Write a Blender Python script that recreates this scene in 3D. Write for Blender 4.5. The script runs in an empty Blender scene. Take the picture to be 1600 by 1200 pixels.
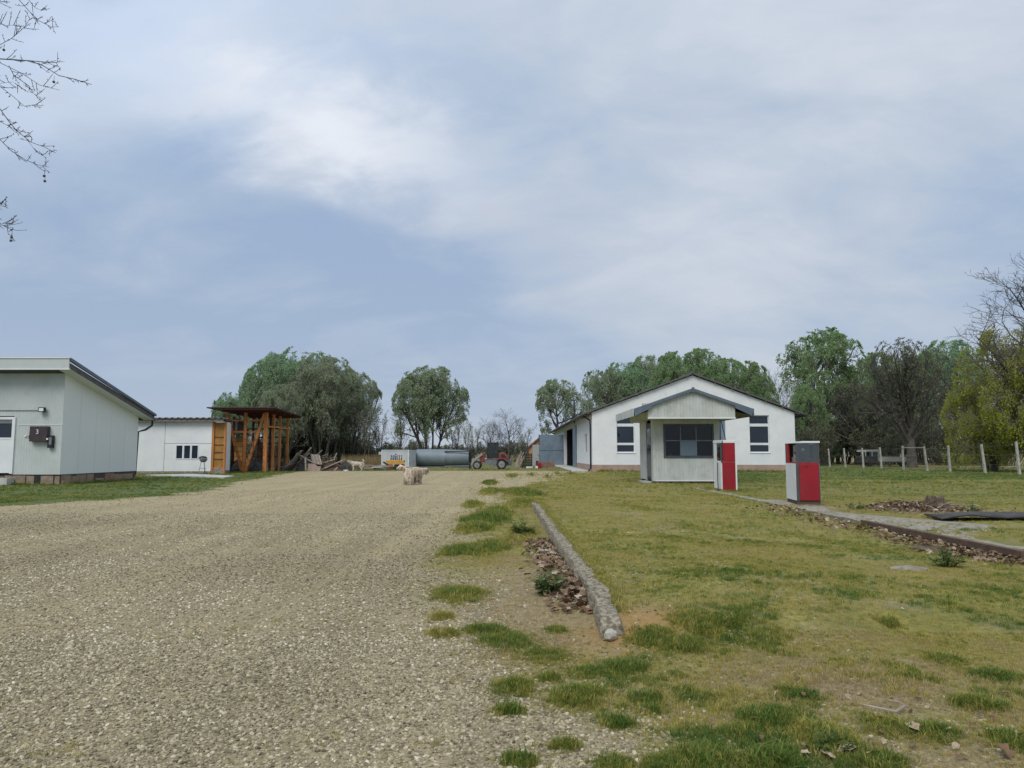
import bpy, math, random
import numpy as np
from mathutils import Vector, Matrix, noise as mnoise

# ------------------------------------------------------------------ camera, sky, sun, exposure
C = bpy.context.scene.collection
SC = bpy.context.scene
H, F, HOR = 1.2, 1150.0, 708.0            # eye height, focal length and horizon (in photo pixels)
PITCH = math.atan((HOR - 600) / F)
cam = bpy.data.objects.new('camera', bpy.data.cameras.new('camera'))
C.objects.link(cam)
cam.location = (0, 0, H)
cam.rotation_euler = (math.pi / 2 + PITCH, 0, 0)
cam.data.sensor_width = 36
cam.data.lens = F / 1600 * 36
cam.data.clip_start = 0.05
cam.data.clip_end = 6000
SC.camera = cam
SC.view_settings.view_transform = 'Standard'
SC.view_settings.look = 'None'
SC.view_settings.gamma = 1
SC.view_settings.use_curve_mapping = False
EXPO = 1.0
SC.view_settings.exposure = EXPO
SC.cycles.max_bounces = 6
SC.cycles.transparent_max_bounces = 12

SUN_EL, SUN_AZ = math.radians(50), math.radians(205)     # azimuth from +Y, clockwise: behind the camera
sun = bpy.data.objects.new('sun', bpy.data.lights.new('sun', 'SUN'))
C.objects.link(sun)
sun.data.energy = 1.0
sun.data.angle = math.radians(32)
sun.data.color = (1.0, 0.965, 0.91)
sd = Vector((math.sin(SUN_AZ) * math.cos(SUN_EL), math.cos(SUN_AZ) * math.cos(SUN_EL), math.sin(SUN_EL)))
sun.rotation_euler = sd.to_track_quat('Z', 'Y').to_euler()
sun.location = (0, -10, 30)


def ray(px, py):
    x, u = (px - 800) / F, (600 - py) / F
    c, s = math.cos(PITCH), math.sin(PITCH)
    return Vector((x, c - u * s, s + u * c))


def G(px, py, z=0.0):
    d = ray(px, py)
    t = (z - H) / d.z
    return Vector((d.x * t, d.y * t, z))


def P(px, py, Y):
    d = ray(px, py)
    t = Y / d.y
    return Vector((d.x * t, Y, H + d.z * t))


class NT:
    def __init__(s, tree):
        s.t = tree
        tree.nodes.clear()

    def n(s, typ, **kw):
        nd = s.t.nodes.new(typ)
        for k, v in kw.items():
            if k.startswith('i_'):
                key = k[2:]
                key = int(key) if key.isdigit() else key.replace('_', ' ')
                s.put(nd.inputs[key], v)
            else:
                setattr(nd, k, v)
        return nd

    def put(s, sock, v):
        if isinstance(v, bpy.types.NodeSocket):
            s.t.links.new(v, sock)
        elif hasattr(v, 'outputs'):
            s.t.links.new(v.outputs[0], sock)
        else:
            if isinstance(v, tuple) and len(v) == 3 and sock.type == 'RGBA':
                v = v + (1,)
            sock.default_value = v

    def math(s, op, a, b=0.0, clamp=False):
        nd = s.n('ShaderNodeMath', operation=op, use_clamp=clamp)
        s.put(nd.inputs[0], a)
        s.put(nd.inputs[1], b)
        return nd.outputs[0]

    def mix(s, f, a, b, mode='MIX'):
        nd = s.n('ShaderNodeMix', data_type='RGBA', blend_type=mode)
        s.put(nd.inputs[0], f)
        s.put(nd.inputs[6], a)
        s.put(nd.inputs[7], b)
        return nd.outputs[2]

    def ramp(s, f, stops, interp='LINEAR'):
        nd = s.n('ShaderNodeValToRGB')
        cr = nd.color_ramp
        cr.interpolation = interp
        while len(cr.elements) < len(stops):
            cr.elements.new(0.5)
        for e, (p, c) in zip(cr.elements, stops):
            e.position = p
            e.color = (c, c, c, 1) if isinstance(c, (int, float)) else tuple(c) + (1,)
        s.put(nd.inputs[0], f)
        return nd.outputs[0]

    def noise(s, vec, scale, detail=4, rough=0.55, dist=0.0):
        nd = s.n('ShaderNodeTexNoise')
        if vec is not None:
            s.put(nd.inputs['Vector'], vec)
        nd.inputs['Scale'].default_value = scale
        nd.inputs['Detail'].default_value = detail
        nd.inputs['Roughness'].default_value = rough
        nd.inputs['Distortion'].default_value = dist
        return nd.outputs[0]

    def vmath(s, op, a, b=(0, 0, 0)):
        nd = s.n('ShaderNodeVectorMath', operation=op)
        s.put(nd.inputs[0], a)
        s.put(nd.inputs[1], b)
        return nd.outputs[0]


# overcast sky: thin Nishita blue behind a broken, streaked cloud deck laid out on a plane above the place
world = bpy.data.worlds.new('World')
SC.world = world
world.use_nodes = True
w = NT(world.node_tree)
sky = w.n('ShaderNodeTexSky', sky_type='NISHITA', sun_disc=False, sun_elevation=SUN_EL, sun_rotation=SUN_AZ)
tc = w.n('ShaderNodeTexCoord').outputs['Generated']
sp = w.n('ShaderNodeSeparateXYZ', i_0=tc)
OFF = 0.42
zz = w.math('ADD', w.math('MAXIMUM', sp.outputs[2], 0.0), OFF)
uv = w.n('ShaderNodeCombineXYZ', i_0=w.math('DIVIDE', sp.outputs[0], zz), i_1=w.math('DIVIDE', sp.outputs[1], zz)).outputs[0]
mp = w.n('ShaderNodeMapping')
w.put(mp.inputs[0], uv)
mp.inputs['Rotation'].default_value = (0, 0, math.radians(35))
mp.inputs['Scale'].default_value = (0.8, 1.25, 1)
mp.inputs['Location'].default_value = (9.4, 11.8, 0)
n1 = w.noise(mp.outputs[0], 1.1, 2, 0.45, 0.4)
n2 = w.noise(mp.outputs[0], 3.6, 6, 0.52, 0.45)
n3 = w.noise(mp.outputs[0], 9.0, 5, 0.55, 0.3)
cl = w.math('ADD', w.math('MULTIPLY', n1, 0.50), w.math('ADD', w.math('MULTIPLY', n2, 0.38), w.math('MULTIPLY', n3, 0.12)))
# the deck thins out towards the right and overhead
cl = w.math('ADD', cl, w.math('ADD', w.math('MULTIPLY', sp.outputs[0], 0.10), w.math('MULTIPLY', w.math('SUBTRACT', w.math('MAXIMUM', sp.outputs[2], 0.0), 0.3), 0.16)))


def thin_place(px, py, ang, sx, sy):
    d = ray(px, py).normalized()
    m = w.n('ShaderNodeMapping', vector_type='TEXTURE')
    w.put(m.inputs[0], w.vmath('ADD', uv, w.vmath('MULTIPLY', w.vmath('SUBTRACT', w.n('ShaderNodeCombineXYZ', i_0=n2, i_1=n3).outputs[0], (0.5, 0.5, 0)), (0.30, 0.30, 0))))
    m.inputs['Location'].default_value = (d.x / (d.z + OFF), d.y / (d.z + OFF), 0)
    m.inputs['Rotation'].default_value = (0, 0, math.radians(ang))
    m.inputs['Scale'].default_value = (sx, sy, 1)
    ln = w.n('ShaderNodeVectorMath', operation='LENGTH')
    w.put(ln.inputs[0], m.outputs[0])
    return w.math('EXPONENT', w.math('MULTIPLY', w.math('POWER', ln.outputs[1], 2.2), -1.0))


# places where the deck is thin and light comes through
gap = w.math('MULTIPLY', thin_place(545, 200, -145, 0.21, 0.105), w.ramp(n2, [(0.3, 0.35), (0.58, 1.0)]))
gap2 = w.math('MULTIPLY', thin_place(770, 345, -150, 0.32, 0.10), w.ramp(n2, [(0.3, 0.3), (0.6, 1.0)]))
gap3 = thin_place(180, 60, 0, 0.30, 0.16)
deck = w.ramp(cl, [(0.40, (0.325, 0.44, 0.63)), (0.47, (0.40, 0.505, 0.665)), (0.56, (0.515, 0.59, 0.70)), (0.65, (0.63, 0.68, 0.765))])
hz = w.ramp(sp.outputs[2], [(0.0, 0.6), (0.15, 0.25), (0.35, 0.0)])
deck = w.mix(hz, deck, (0.515, 0.555, 0.635))
deck = w.mix(w.math('MULTIPLY', gap3, 0.75), deck, (0.64, 0.745, 0.92))
deck = w.mix(w.math('MULTIPLY', gap2, 0.45), deck, (0.62, 0.65, 0.73))
deck = w.mix(w.math('MULTIPLY', gap, 0.85), deck, (0.88, 0.91, 0.965))
zen = w.ramp(sp.outputs[2], [(0.0, 0.97), (0.2, 0.97), (0.4, 1.0), (0.6, 1.06), (1.0, 1.35)])
deck = w.mix(1.0, deck, zen, 'MULTIPLY')
sc_ = w.n('ShaderNodeVectorMath', operation='SCALE')
w.put(sc_.inputs[0], deck)
sc_.inputs['Scale'].default_value = 10.0 / 2 ** EXPO
col = w.mix(0.96, sky.outputs[0], sc_.outputs[0])
bg = w.n('ShaderNodeBackground', i_Color=col, i_Strength=0.1)
w.n('ShaderNodeOutputWorld', i_0=bg.outputs[0])

# ------------------------------------------------------------------ materials
MATS = {}


def M(name, c1, c2=None, scale=5.0, rough=0.75, bump=0.0, metal=0.0, stretch=(1, 1, 1), detail=5, spec=0.4, lo=0.38, hi=0.62, coat=0.0, grime=None, isl=0.0):
    if name in MATS:
        return MATS[name]
    m = bpy.data.materials.new(name)
    m.use_nodes = True
    t = NT(m.node_tree)
    b = t.n('ShaderNodeBsdfPrincipled', i_Roughness=rough, i_Metallic=metal)
    b.inputs['Specular IOR Level'].default_value = spec
    b.inputs['Coat Weight'].default_value = coat
    geo = t.n('ShaderNodeNewGeometry')
    mp = t.n('ShaderNodeMapping')
    t.put(mp.inputs[0], geo.outputs['Position'])
    mp.inputs['Scale'].default_value = stretch
    nz = t.noise(mp.outputs[0], scale, detail)
    col = t.mix(t.ramp(nz, [(lo, 0.0), (hi, 1.0)]), c1, c2 or tuple(v * 0.88 for v in c1))
    if isl:
        r = t.math('MULTIPLY_ADD', geo.outputs['Random Per Island'], isl)
        r.node.inputs[2].default_value = 1 - isl / 2
        sc = t.n('ShaderNodeVectorMath', operation='SCALE')
        t.put(sc.inputs[0], col)
        t.put(sc.inputs['Scale'], r)
        col = sc.outputs[0]
    if grime:
        g = t.noise(geo.outputs['Position'], 1.7, 6, 0.65)
        col = t.mix(t.ramp(g, [(0.5, 0.0), (0.72, 0.7)]), col, grime)
    t.put(b.inputs['Base Color'], col)
    if bump:
        bp = t.n('ShaderNodeBump', i_Strength=bump, i_Distance=0.02, i_Height=nz)
        t.put(b.inputs['Normal'], bp.outputs[0])
    t.n('ShaderNodeOutputMaterial', i_0=b.outputs[0])
    MATS[name] = m
    return m


def leaf_mat(name, c1, c2, trans=0.3, attr=None):
    m = bpy.data.materials.new(name)
    m.use_nodes = True
    t = NT(m.node_tree)
    if attr:
        f = t.n('ShaderNodeAttribute', attribute_type='INSTANCER', attribute_name=attr).outputs['Fac']
    else:
        f = t.n('ShaderNodeNewGeometry').outputs['Random Per Island']
    col = t.mix(f, c1, c2) if not isinstance(c1, list) else t.ramp(f, c1)
    d = t.n('ShaderNodeBsdfPrincipled', i_Base_Color=col, i_Roughness=0.65)
    d.inputs['Specular IOR Level'].default_value = 0.25
    tr = t.n('ShaderNodeBsdfTranslucent', i_Color=col)
    mx = t.n('ShaderNodeMixShader', i_0=trans, i_1=d.outputs[0], i_2=tr.outputs[0])
    t.n('ShaderNodeOutputMaterial', i_0=mx.outputs[0])
    return m


def glass_mat(name, tint, refl=0.12):
    m = bpy.data.materials.new(name)
    m.use_nodes = True
    t = NT(m.node_tree)
    tr = t.n('ShaderNodeBsdfTransparent', i_Color=tint)
    gl = t.n('ShaderNodeBsdfGlossy', i_Color=(1, 1, 1), i_Roughness=0.02)
    fr = t.n('ShaderNodeFresnel', i_IOR=1.5)
    f = t.math('ADD', fr.outputs[0], refl)
    mx = t.n('ShaderNodeMixShader', i_0=f, i_1=tr.outputs[0], i_2=gl.outputs[0])
    t.n('ShaderNodeOutputMaterial', i_0=mx.outputs[0])
    return m


m_panel = M('pale grey panel', (0.555, 0.59, 0.565), (0.51, 0.55, 0.525), 1.2, 0.5, grime=(0.46, 0.49, 0.46))
m_panel_side = M('pale grey side panel lightened for shade', (0.76, 0.79, 0.78), (0.73, 0.765, 0.755), 0.8, 0.5)  # lighter than the front panel to offset shade on the side wall
m_white = M('white paint', (0.78, 0.79, 0.79), (0.70, 0.72, 0.73), 1.5, 0.6)
m_render = M('white wall render', (0.80, 0.80, 0.79), (0.735, 0.745, 0.745), 0.9, 0.85, bump=0.15, grime=(0.66, 0.67, 0.66))
m_plinth = M('pinkish brown plinth', (0.43, 0.30, 0.235), (0.34, 0.24, 0.19), 3.0, 0.9, bump=0.2, grime=(0.30, 0.24, 0.19))
m_roofdark = M('dark weathered roofing', (0.085, 0.085, 0.09), (0.13, 0.12, 0.115), 3.0, 0.8)
m_soffit = M('brown grey soffit', (0.22, 0.18, 0.16), (0.15, 0.13, 0.12), 4.0, 0.85)
m_bluegrey = M('blue grey metal sheet', (0.19, 0.25, 0.31), (0.16, 0.21, 0.265), 2.0, 0.45)
m_fascia = M('slate grey fascia', (0.13, 0.165, 0.215), (0.105, 0.135, 0.175), 2.0, 0.45)
m_kiosk = M('pale green grey boards', (0.565, 0.585, 0.55), (0.49, 0.51, 0.475), 1.4, 0.6, stretch=(2.5, 2.5, 0.4), grime=(0.33, 0.33, 0.285))
m_dark = M('black metal', (0.018, 0.018, 0.02), (0.03, 0.03, 0.03), 6.0, 0.5)
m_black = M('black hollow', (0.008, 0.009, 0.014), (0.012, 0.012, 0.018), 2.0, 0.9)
m_navy = M('dark window glass', (0.012, 0.02, 0.032), (0.02, 0.03, 0.045), 0.6, 0.03, spec=0.5)
m_grey = M('mid grey metal', (0.22, 0.23, 0.24), (0.17, 0.18, 0.19), 4.0, 0.45, metal=0.3)
m_conc = M('grey concrete', (0.36, 0.325, 0.26), (0.20, 0.18, 0.14), 11.0, 0.97, bump=0.8, detail=8, grime=(0.14, 0.13, 0.075))
m_lightconc = M('pale concrete', (0.52, 0.52, 0.48), (0.40, 0.41, 0.37), 2.5, 0.9)
m_post = M('pale concrete post', (0.50, 0.48, 0.43), (0.36, 0.35, 0.31), 6.0, 0.9, grime=(0.25, 0.25, 0.2))
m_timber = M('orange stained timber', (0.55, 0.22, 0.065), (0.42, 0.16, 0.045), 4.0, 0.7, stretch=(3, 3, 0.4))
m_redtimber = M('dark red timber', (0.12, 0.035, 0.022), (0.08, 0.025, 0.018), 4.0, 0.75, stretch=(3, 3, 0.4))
m_osb = M('ochre shuttering board', (0.40, 0.20, 0.05), (0.31, 0.15, 0.035), 5.0, 0.7)
m_rust = M('rusty brown steel', (0.14, 0.085, 0.055), (0.09, 0.06, 0.045), 9.0, 0.85, bump=0.3)
m_red = M('red enamel', (0.33, 0.012, 0.022), (0.27, 0.010, 0.018), 1.2, 0.42, spec=0.4, grime=(0.25, 0.032, 0.036))
m_white_enamel = M('white enamel', (0.78, 0.79, 0.78), (0.72, 0.73, 0.72), 2.0, 0.35, grime=(0.62, 0.62, 0.59))
m_wood = M('weathered grey board', (0.33, 0.285, 0.235), (0.20, 0.17, 0.14), 6.0, 0.9, stretch=(1, 1, 3))
m_wood2 = M('pale split wood', (0.46, 0.39, 0.31), (0.30, 0.24, 0.18), 6.0, 0.9)
m_brick = M('red brown brick', (0.23, 0.13, 0.095), (0.30, 0.19, 0.14), 7.0, 0.9)
m_stone = M('tan foundation stone', (0.33, 0.255, 0.18), (0.22, 0.165, 0.12), 5.0, 0.95, bump=0.5, grime=(0.20, 0.15, 0.11))
m_galv = M('galvanised steel sheet', (0.22, 0.26, 0.285), (0.185, 0.22, 0.24), 1.0, 0.6, metal=0.15)
m_yellow = M('yellow machine paint', (0.62, 0.33, 0.03), (0.52, 0.27, 0.03), 3.0, 0.5)
m_orange = M('orange red machine paint', (0.50, 0.11, 0.04), (0.42, 0.09, 0.035), 3.0, 0.5)
m_loader = M('faded red loader paint', (0.24, 0.055, 0.047), (0.16, 0.05, 0.044), 3.0, 0.45)
m_tyre = M('black rubber', (0.022, 0.022, 0.022), (0.05, 0.048, 0.045), 5.0, 0.9)
m_rim = M('dusty pale rim', (0.30, 0.30, 0.28), (0.20, 0.20, 0.19), 6.0, 0.6)
m_bark = M('grey brown bark', (0.115, 0.10, 0.085), (0.07, 0.062, 0.052), 3.0, 0.95)
m_twig = M('brown twig', (0.25, 0.22, 0.185), (0.18, 0.155, 0.13), 2.0, 0.95)
m_twig_dark = M('dark bare twig', (0.115, 0.105, 0.095), (0.075, 0.07, 0.065), 2.0, 0.95)
m_mat = M('dark rubber sheet', (0.042, 0.04, 0.038), (0.075, 0.07, 0.065), 4.0, 0.85)
m_roof_red = M('red clay roof', (0.30, 0.085, 0.05), (0.24, 0.07, 0.045), 2.0, 0.85)
m_peach = M('peach house wall', (0.50, 0.27, 0.15), (0.44, 0.24, 0.14), 2.0, 0.9)
m_fluff = M('cream dog coat', (0.62, 0.53, 0.42), (0.42, 0.34, 0.255), 9.0, 0.95, isl=0.9)
m_fluff_white = M('white dog coat', (0.62, 0.57, 0.47), (0.48, 0.43, 0.34), 9.0, 0.95, isl=0.4)
glass_kiosk = glass_mat('kiosk window glass', (0.52, 0.58, 0.61), -0.015)
glass_pump = glass_mat('pump glass', (0.80, 0.84, 0.83), 0.03)
glass_cab = glass_mat('cab glass', (0.30, 0.42, 0.40), 0.02)


# ------------------------------------------------------------------ mesh helpers
def root_of(o):
    while o.parent:
        o = o.parent
    return o


class MB:
    def __init__(s):
        s.v, s.f = [], []

    def add(s, vs, fs):
        k = len(s.v)
        s.v += [tuple(v) for v in vs]
        s.f += [tuple(i + k for i in f) for f in fs]
        return s

    def box(s, x0, x1, y0, y1, z0, z1):
        vs = [(x, y, z) for z in (z0, z1) for y in (y0, y1) for x in (x0, x1)]
        return s.add(vs, [(0, 2, 3, 1), (4, 5, 7, 6), (0, 1, 5, 4), (2, 6, 7, 3), (0, 4, 6, 2), (1, 3, 7, 5)])

    def bar(s, p, q, w, h=None, up=(0, 0, 1)):
        p, q = Vector(p), Vector(q)
        d = (q - p).normalized()
        u = Vector(up)
        if abs(d.dot(u)) > 0.98:
            u = Vector((0, 1, 0))
        a = d.cross(u).normalized() * (w / 2)
        b = a.cross(d).normalized() * ((h or w) / 2)
        vs = [c + sa * a + sb * b for c in (p, q) for sa, sb in ((-1, -1), (1, -1), (1, 1), (-1, 1))]
        return s.add(vs, [(0, 1, 2, 3), (7, 6, 5, 4), (0, 4, 5, 1), (1, 5, 6, 2), (2, 6, 7, 3), (3, 7, 4, 0)])

    def tube(s, pts, rad, n=8, cap=True):
        pts = [Vector(p) for p in pts]
        if isinstance(rad, (int, float)):
            rad = [rad] * len(pts)
        k = len(s.v)
        prev = None
        for i, p in enumerate(pts):
            d = (pts[min(i + 1, len(pts) - 1)] - pts[max(i - 1, 0)])
            d = d.normalized() if d.length > 1e-9 else Vector((0, 0, 1))
            a = prev - d * prev.dot(d) if prev is not None else d.orthogonal()
            if a.length < 1e-6:
                a = d.orthogonal()
            a.normalize()
            prev = a
            b = d.cross(a)
            for j in range(n):
                t = 2 * math.pi * j / n
                s.v.append(tuple(p + (a * math.cos(t) + b * math.sin(t)) * rad[i]))
        for i in range(len(pts) - 1):
            for j in range(n):
                j2 = (j + 1) % n
                s.f.append((k + i * n + j, k + i * n + j2, k + (i + 1) * n + j2, k + (i + 1) * n + j))
        if cap:
            s.f.append(tuple(k + j for j in range(n))[::-1])
            s.f.append(tuple(k + (len(pts) - 1) * n + j for j in range(n)))
        return s

    def lathe(s, c, prof, axis='Z', n=16):
        """prof: list of (radius, height) turned about an axis through c"""
        k = len(s.v)
        for r, h in prof:
            for j in range(n):
                t = 2 * math.pi * j / n
                a, b = r * math.cos(t), r * math.sin(t)
                o = {'Z': (a, b, h), 'Y': (a, h, b), 'X': (h, a, b)}[axis]
                s.v.append((c[0] + o[0], c[1] + o[1], c[2] + o[2]))
        for i in range(len(prof) - 1):
            for j in range(n):
                j2 = (j + 1) % n
                s.f.append((k + i * n + j, k + i * n + j2, k + (i + 1) * n + j2, k + (i + 1) * n + j))
        s.f.append(tuple(k + j for j in range(n))[::-1])
        s.f.append(tuple(k + (len(prof) - 1) * n + j for j in range(n)))
        return s

    def prism(s, poly, y0, y1):
        """polygon in (x, z) drawn out along y"""
        n = len(poly)
        vs = [(x, y0, z) for x, z in poly] + [(x, y1, z) for x, z in poly]
        fs = [tuple(range(n)), tuple(range(2 * n - 1, n - 1, -1))]
        fs += [(i, i + n, (i + 1) % n + n, (i + 1) % n) for i in range(n)]
        return s.add(vs, fs)

    def prism_x(s, poly, x0, x1):
        """polygon in (y, z) drawn out along x"""
        n = len(poly)
        vs = [(x0, y, z) for y, z in poly] + [(x1, y, z) for y, z in poly]
        fs = [tuple(range(n)), tuple(range(2 * n - 1, n - 1, -1))]
        fs += [(i, i + n, (i + 1) % n + n, (i + 1) % n) for i in range(n)]
        return s.add(vs, fs)

    def ribbed(s, p, q, zb, zt, step, depth, out):
        """vertical board cladding from p to q (x, y); zt may be a function of the distance along; out = outward (x, y)"""
        p, q, o = Vector(p), Vector(q), Vector(out).normalized()
        L = (q - p).length
        d = (q - p) / L
        n = max(1, round(L / step))
        pr = []
        for i in range(n):
            a, b = L * i / n, L * (i + 1) / n
            g = (b - a) * 0.09
            pr += [(a, 0), (a + g, depth), (b - g, depth), (b, 0)]
        k = len(s.v)
        ft = zt if callable(zt) else (lambda t: zt)
        for t, e in pr:
            x = p + d * t + o * e
            s.v.append((x.x, x.y, zb))
            s.v.append((x.x, x.y, ft(t)))
        for i in range(len(pr) - 1):
            s.f.append((k + 2 * i, k + 2 * i + 2, k + 2 * i + 3, k + 2 * i + 1))
        return s

    def build(s, name, mat, parent=None, smooth=False, bevel=0.0, local=False):
        me = bpy.data.meshes.new(name)
        off = Vector((0, 0, 0))
        if parent is not None and not local:
            off = root_of(parent).location
        me.from_pydata([(a - off.x, b - off.y, c - off.z) for a, b, c in s.v], [], s.f)
        me.materials.append(mat)
        if smooth:
            me.polygons.foreach_set('use_smooth', [True] * len(me.polygons))
            me.set_sharp_from_angle(angle=math.radians(40))
        me.update()
        o = bpy.data.objects.new(name, me)
        C.objects.link(o)
        if parent is not None:
            o.parent = parent
        if bevel:
            b = o.modifiers.new('bevel', 'BEVEL')
            b.width = bevel
            b.segments = 2
            b.limit_method = 'ANGLE'
        return o


def bx(name, mat, parent, x0, x1, y0, y1, z0, z1, bevel=0.0, local=False):
    return MB().box(x0, x1, y0, y1, z0, z1).build(name, mat, parent, bevel=bevel, local=local)


def thing(name, label, cat, loc=(0, 0, 0), rz=0.0, group=None):
    o = bpy.data.objects.new(name, None)
    o.empty_display_size = 0.3
    C.objects.link(o)
    o.location = loc
    o.rotation_euler = (0, 0, rz)
    o['label'] = label
    o['category'] = cat
    if group:
        o['group'] = group
    return o


def tag(o, label, cat, group=None):
    o['label'] = label
    o['category'] = cat
    if group:
        o['group'] = group
    return o


def kind(o, k):
    o['kind'] = k
    return o


def text_mesh(name, body, size, mat, parent, loc, rot=(math.pi / 2, 0, 0), depth=0.004):
    cu = bpy.data.curves.new(name, 'FONT')
    cu.body = body
    cu.size = size
    cu.extrude = depth
    cu.align_x = 'CENTER'
    tmp = bpy.data.objects.new('tmp', cu)
    C.objects.link(tmp)
    dg = bpy.context.evaluated_depsgraph_get()
    me = bpy.data.meshes.new_from_object(tmp.evaluated_get(dg))
    bpy.data.objects.remove(tmp)
    me.name = name
    me.materials.clear()
    me.materials.append(mat)
    o = bpy.data.objects.new(name, me)
    C.objects.link(o)
    o.parent = parent
    o.location = Vector(loc) - root_of(parent).location
    o.rotation_euler = rot
    return o


# ------------------------------------------------------------------ terrain
rng = np.random.default_rng(7)


def vnoise(x, y, seed=0):
    xi, yi = np.floor(x).astype(np.int64), np.floor(y).astype(np.int64)
    fx, fy = x - xi, y - yi
    fx, fy = fx * fx * (3 - 2 * fx), fy * fy * (3 - 2 * fy)

    def h(a, b):
        n = (a * 374761393 + b * 668265263 + seed * 974634777) & 0x7fffffff
        n = ((n ^ (n >> 13)) * 1274126177) & 0x7fffffff
        return ((n ^ (n >> 16)) & 0xffff) / 65535.0
    return (h(xi, yi) * (1 - fx) + h(xi + 1, yi) * fx) * (1 - fy) + (h(xi, yi + 1) * (1 - fx) + h(xi + 1, yi + 1) * fx) * fy


def fbm(x, y, s, seed=0, o=4):
    r, a, t = 0.0, 1.0, 0.0
    for i in range(o):
        r = r + a * vnoise(x * s + 31.7 * i, y * s - 17.3 * i, seed + i)
        t += a
        a *= 0.55
        s *= 2.1
    return r / t


def ss(a, b, x):
    t = np.clip((x - a) / (b - a), 0, 1)
    return t * t * (3 - 2 * t)


EDGE_Y = [0, 2.2, 2.8, 4, 5, 7, 15, 20, 26, 33, 46, 60]
EDGE_X = [1.4, 0.75, 0.5, 0.15, -0.2, -0.55, -0.65, -0.35, 0.1, 1.6, 4.0, 5.0]
LEFT_Y = [0, 13, 15, 16.8, 18.4, 22, 26, 31, 40, 52, 60]
LEFT_X = [-60, -30, -14.5, -12.2, -10.7, -9.9, -10.2, -11.4, -13.0, -14.5, -15]


def gravel_mask(x, y):
    wob = (fbm(x, y, 0.9, 3) - 0.5) * 1.3
    right = ss(0.55, -0.55, x - np.interp(y, EDGE_Y, EDGE_X) - wob * np.interp(y, [3, 20, 40], [0.9, 1.2, 3.0]))
    left = ss(-0.6, 0.9, x - np.interp(y, LEFT_Y, LEFT_X) + wob * 1.4)
    far = ss(51.5, 48.5, y + wob * 2)
    apron = ss(3.5, 4.5, x) * ss(5.6, 4.6, x) * ss(44, 48, y) * ss(78, 72, y)
    return np.maximum(right * left * far * ss(-5, -1, y + 8), apron)


def kerb_x(y):
    return np.interp(y, [4.9, 6.1, 7.5, 9, 17.2], [.64, .70, .66, .615, .50])


def ground_z(x, y):
    x, y = np.asarray(x, float), np.asarray(y, float)
    kx_ = kerb_x(y)
    lawn = ss(-.03, 0.06, x - kx_) * ss(4.7, 5.5, y) * ss(22, 16, y) * ss(5.0, 1.5, x) * 0.112
    dip = -0.085 * ss(4.6, 5.9, x) * ss(6.9, 6.4, x) * ss(16, 10.5, y) * ss(7.0, 8.6, y)
    near = ss(60, 30, np.hypot(x, y))
    und = (fbm(x, y, 0.35, 11, 3) - 0.5) * 0.05 * (1 - ss(-1.0, 0.2, -x) * 0.6)
    return lawn + dip + und * near


def gz(p):
    return Vector((p[0], p[1], float(ground_z(p[0], p[1]))))


def axis(parts):
    out = []
    for a, b, st in parts:
        out += list(np.arange(a, b - st * 0.4, st))
    return np.array(out)


gx = axis([(-3000, -500, 250), (-500, -100, 50), (-100, -30, 5), (-30, -14, 0.8), (-14, -4, 0.25), (-4, 5, 0.06), (5, 9, 0.12), (9, 32, 0.6), (32, 100, 5), (100, 500, 50), (500, 3001, 250)])
gy = axis([(-60, -8, 8), (-8, 1.5, 0.8), (1.5, 8, 0.06), (8, 20, 0.14), (20, 60, 0.5), (60, 110, 3), (110, 400, 20), (400, 4001, 200)])
X, Y = np.meshgrid(gx, gy)
Z = ground_z(X, Y)
nx, ny = len(gx), len(gy)
me = bpy.data.meshes.new('ground')
idx = np.arange(nx * ny).reshape(ny, nx)
quads = np.stack([idx[:-1, :-1], idx[:-1, 1:], idx[1:, 1:], idx[1:, :-1]], -1).reshape(-1, 4)
co = np.stack([X, Y, Z], -1).reshape(-1, 3)


def np_mesh(me, co, faces):
    k = faces.shape[1]
    me.vertices.add(len(co))
    me.vertices.foreach_set('co', co.astype(np.float32).ravel())
    me.loops.add(faces.size)
    me.loops.foreach_set('vertex_index', faces.astype(np.int32).ravel())
    me.polygons.add(len(faces))
    me.polygons.foreach_set('loop_start', np.arange(0, faces.size, k, dtype=np.int32))
    me.polygons.foreach_set('loop_total', np.full(len(faces), k, np.int32))
    me.update(calc_edges=True)
    me.validate()


np_mesh(me, co, quads)
me.polygons.foreach_set('use_smooth', np.ones(len(me.polygons), bool))


def vattr(me, name, arr):
    a = me.attributes.new(name, 'FLOAT', 'POINT')
    a.data.foreach_set('value', np.asarray(arr, np.float32).ravel())


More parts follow.
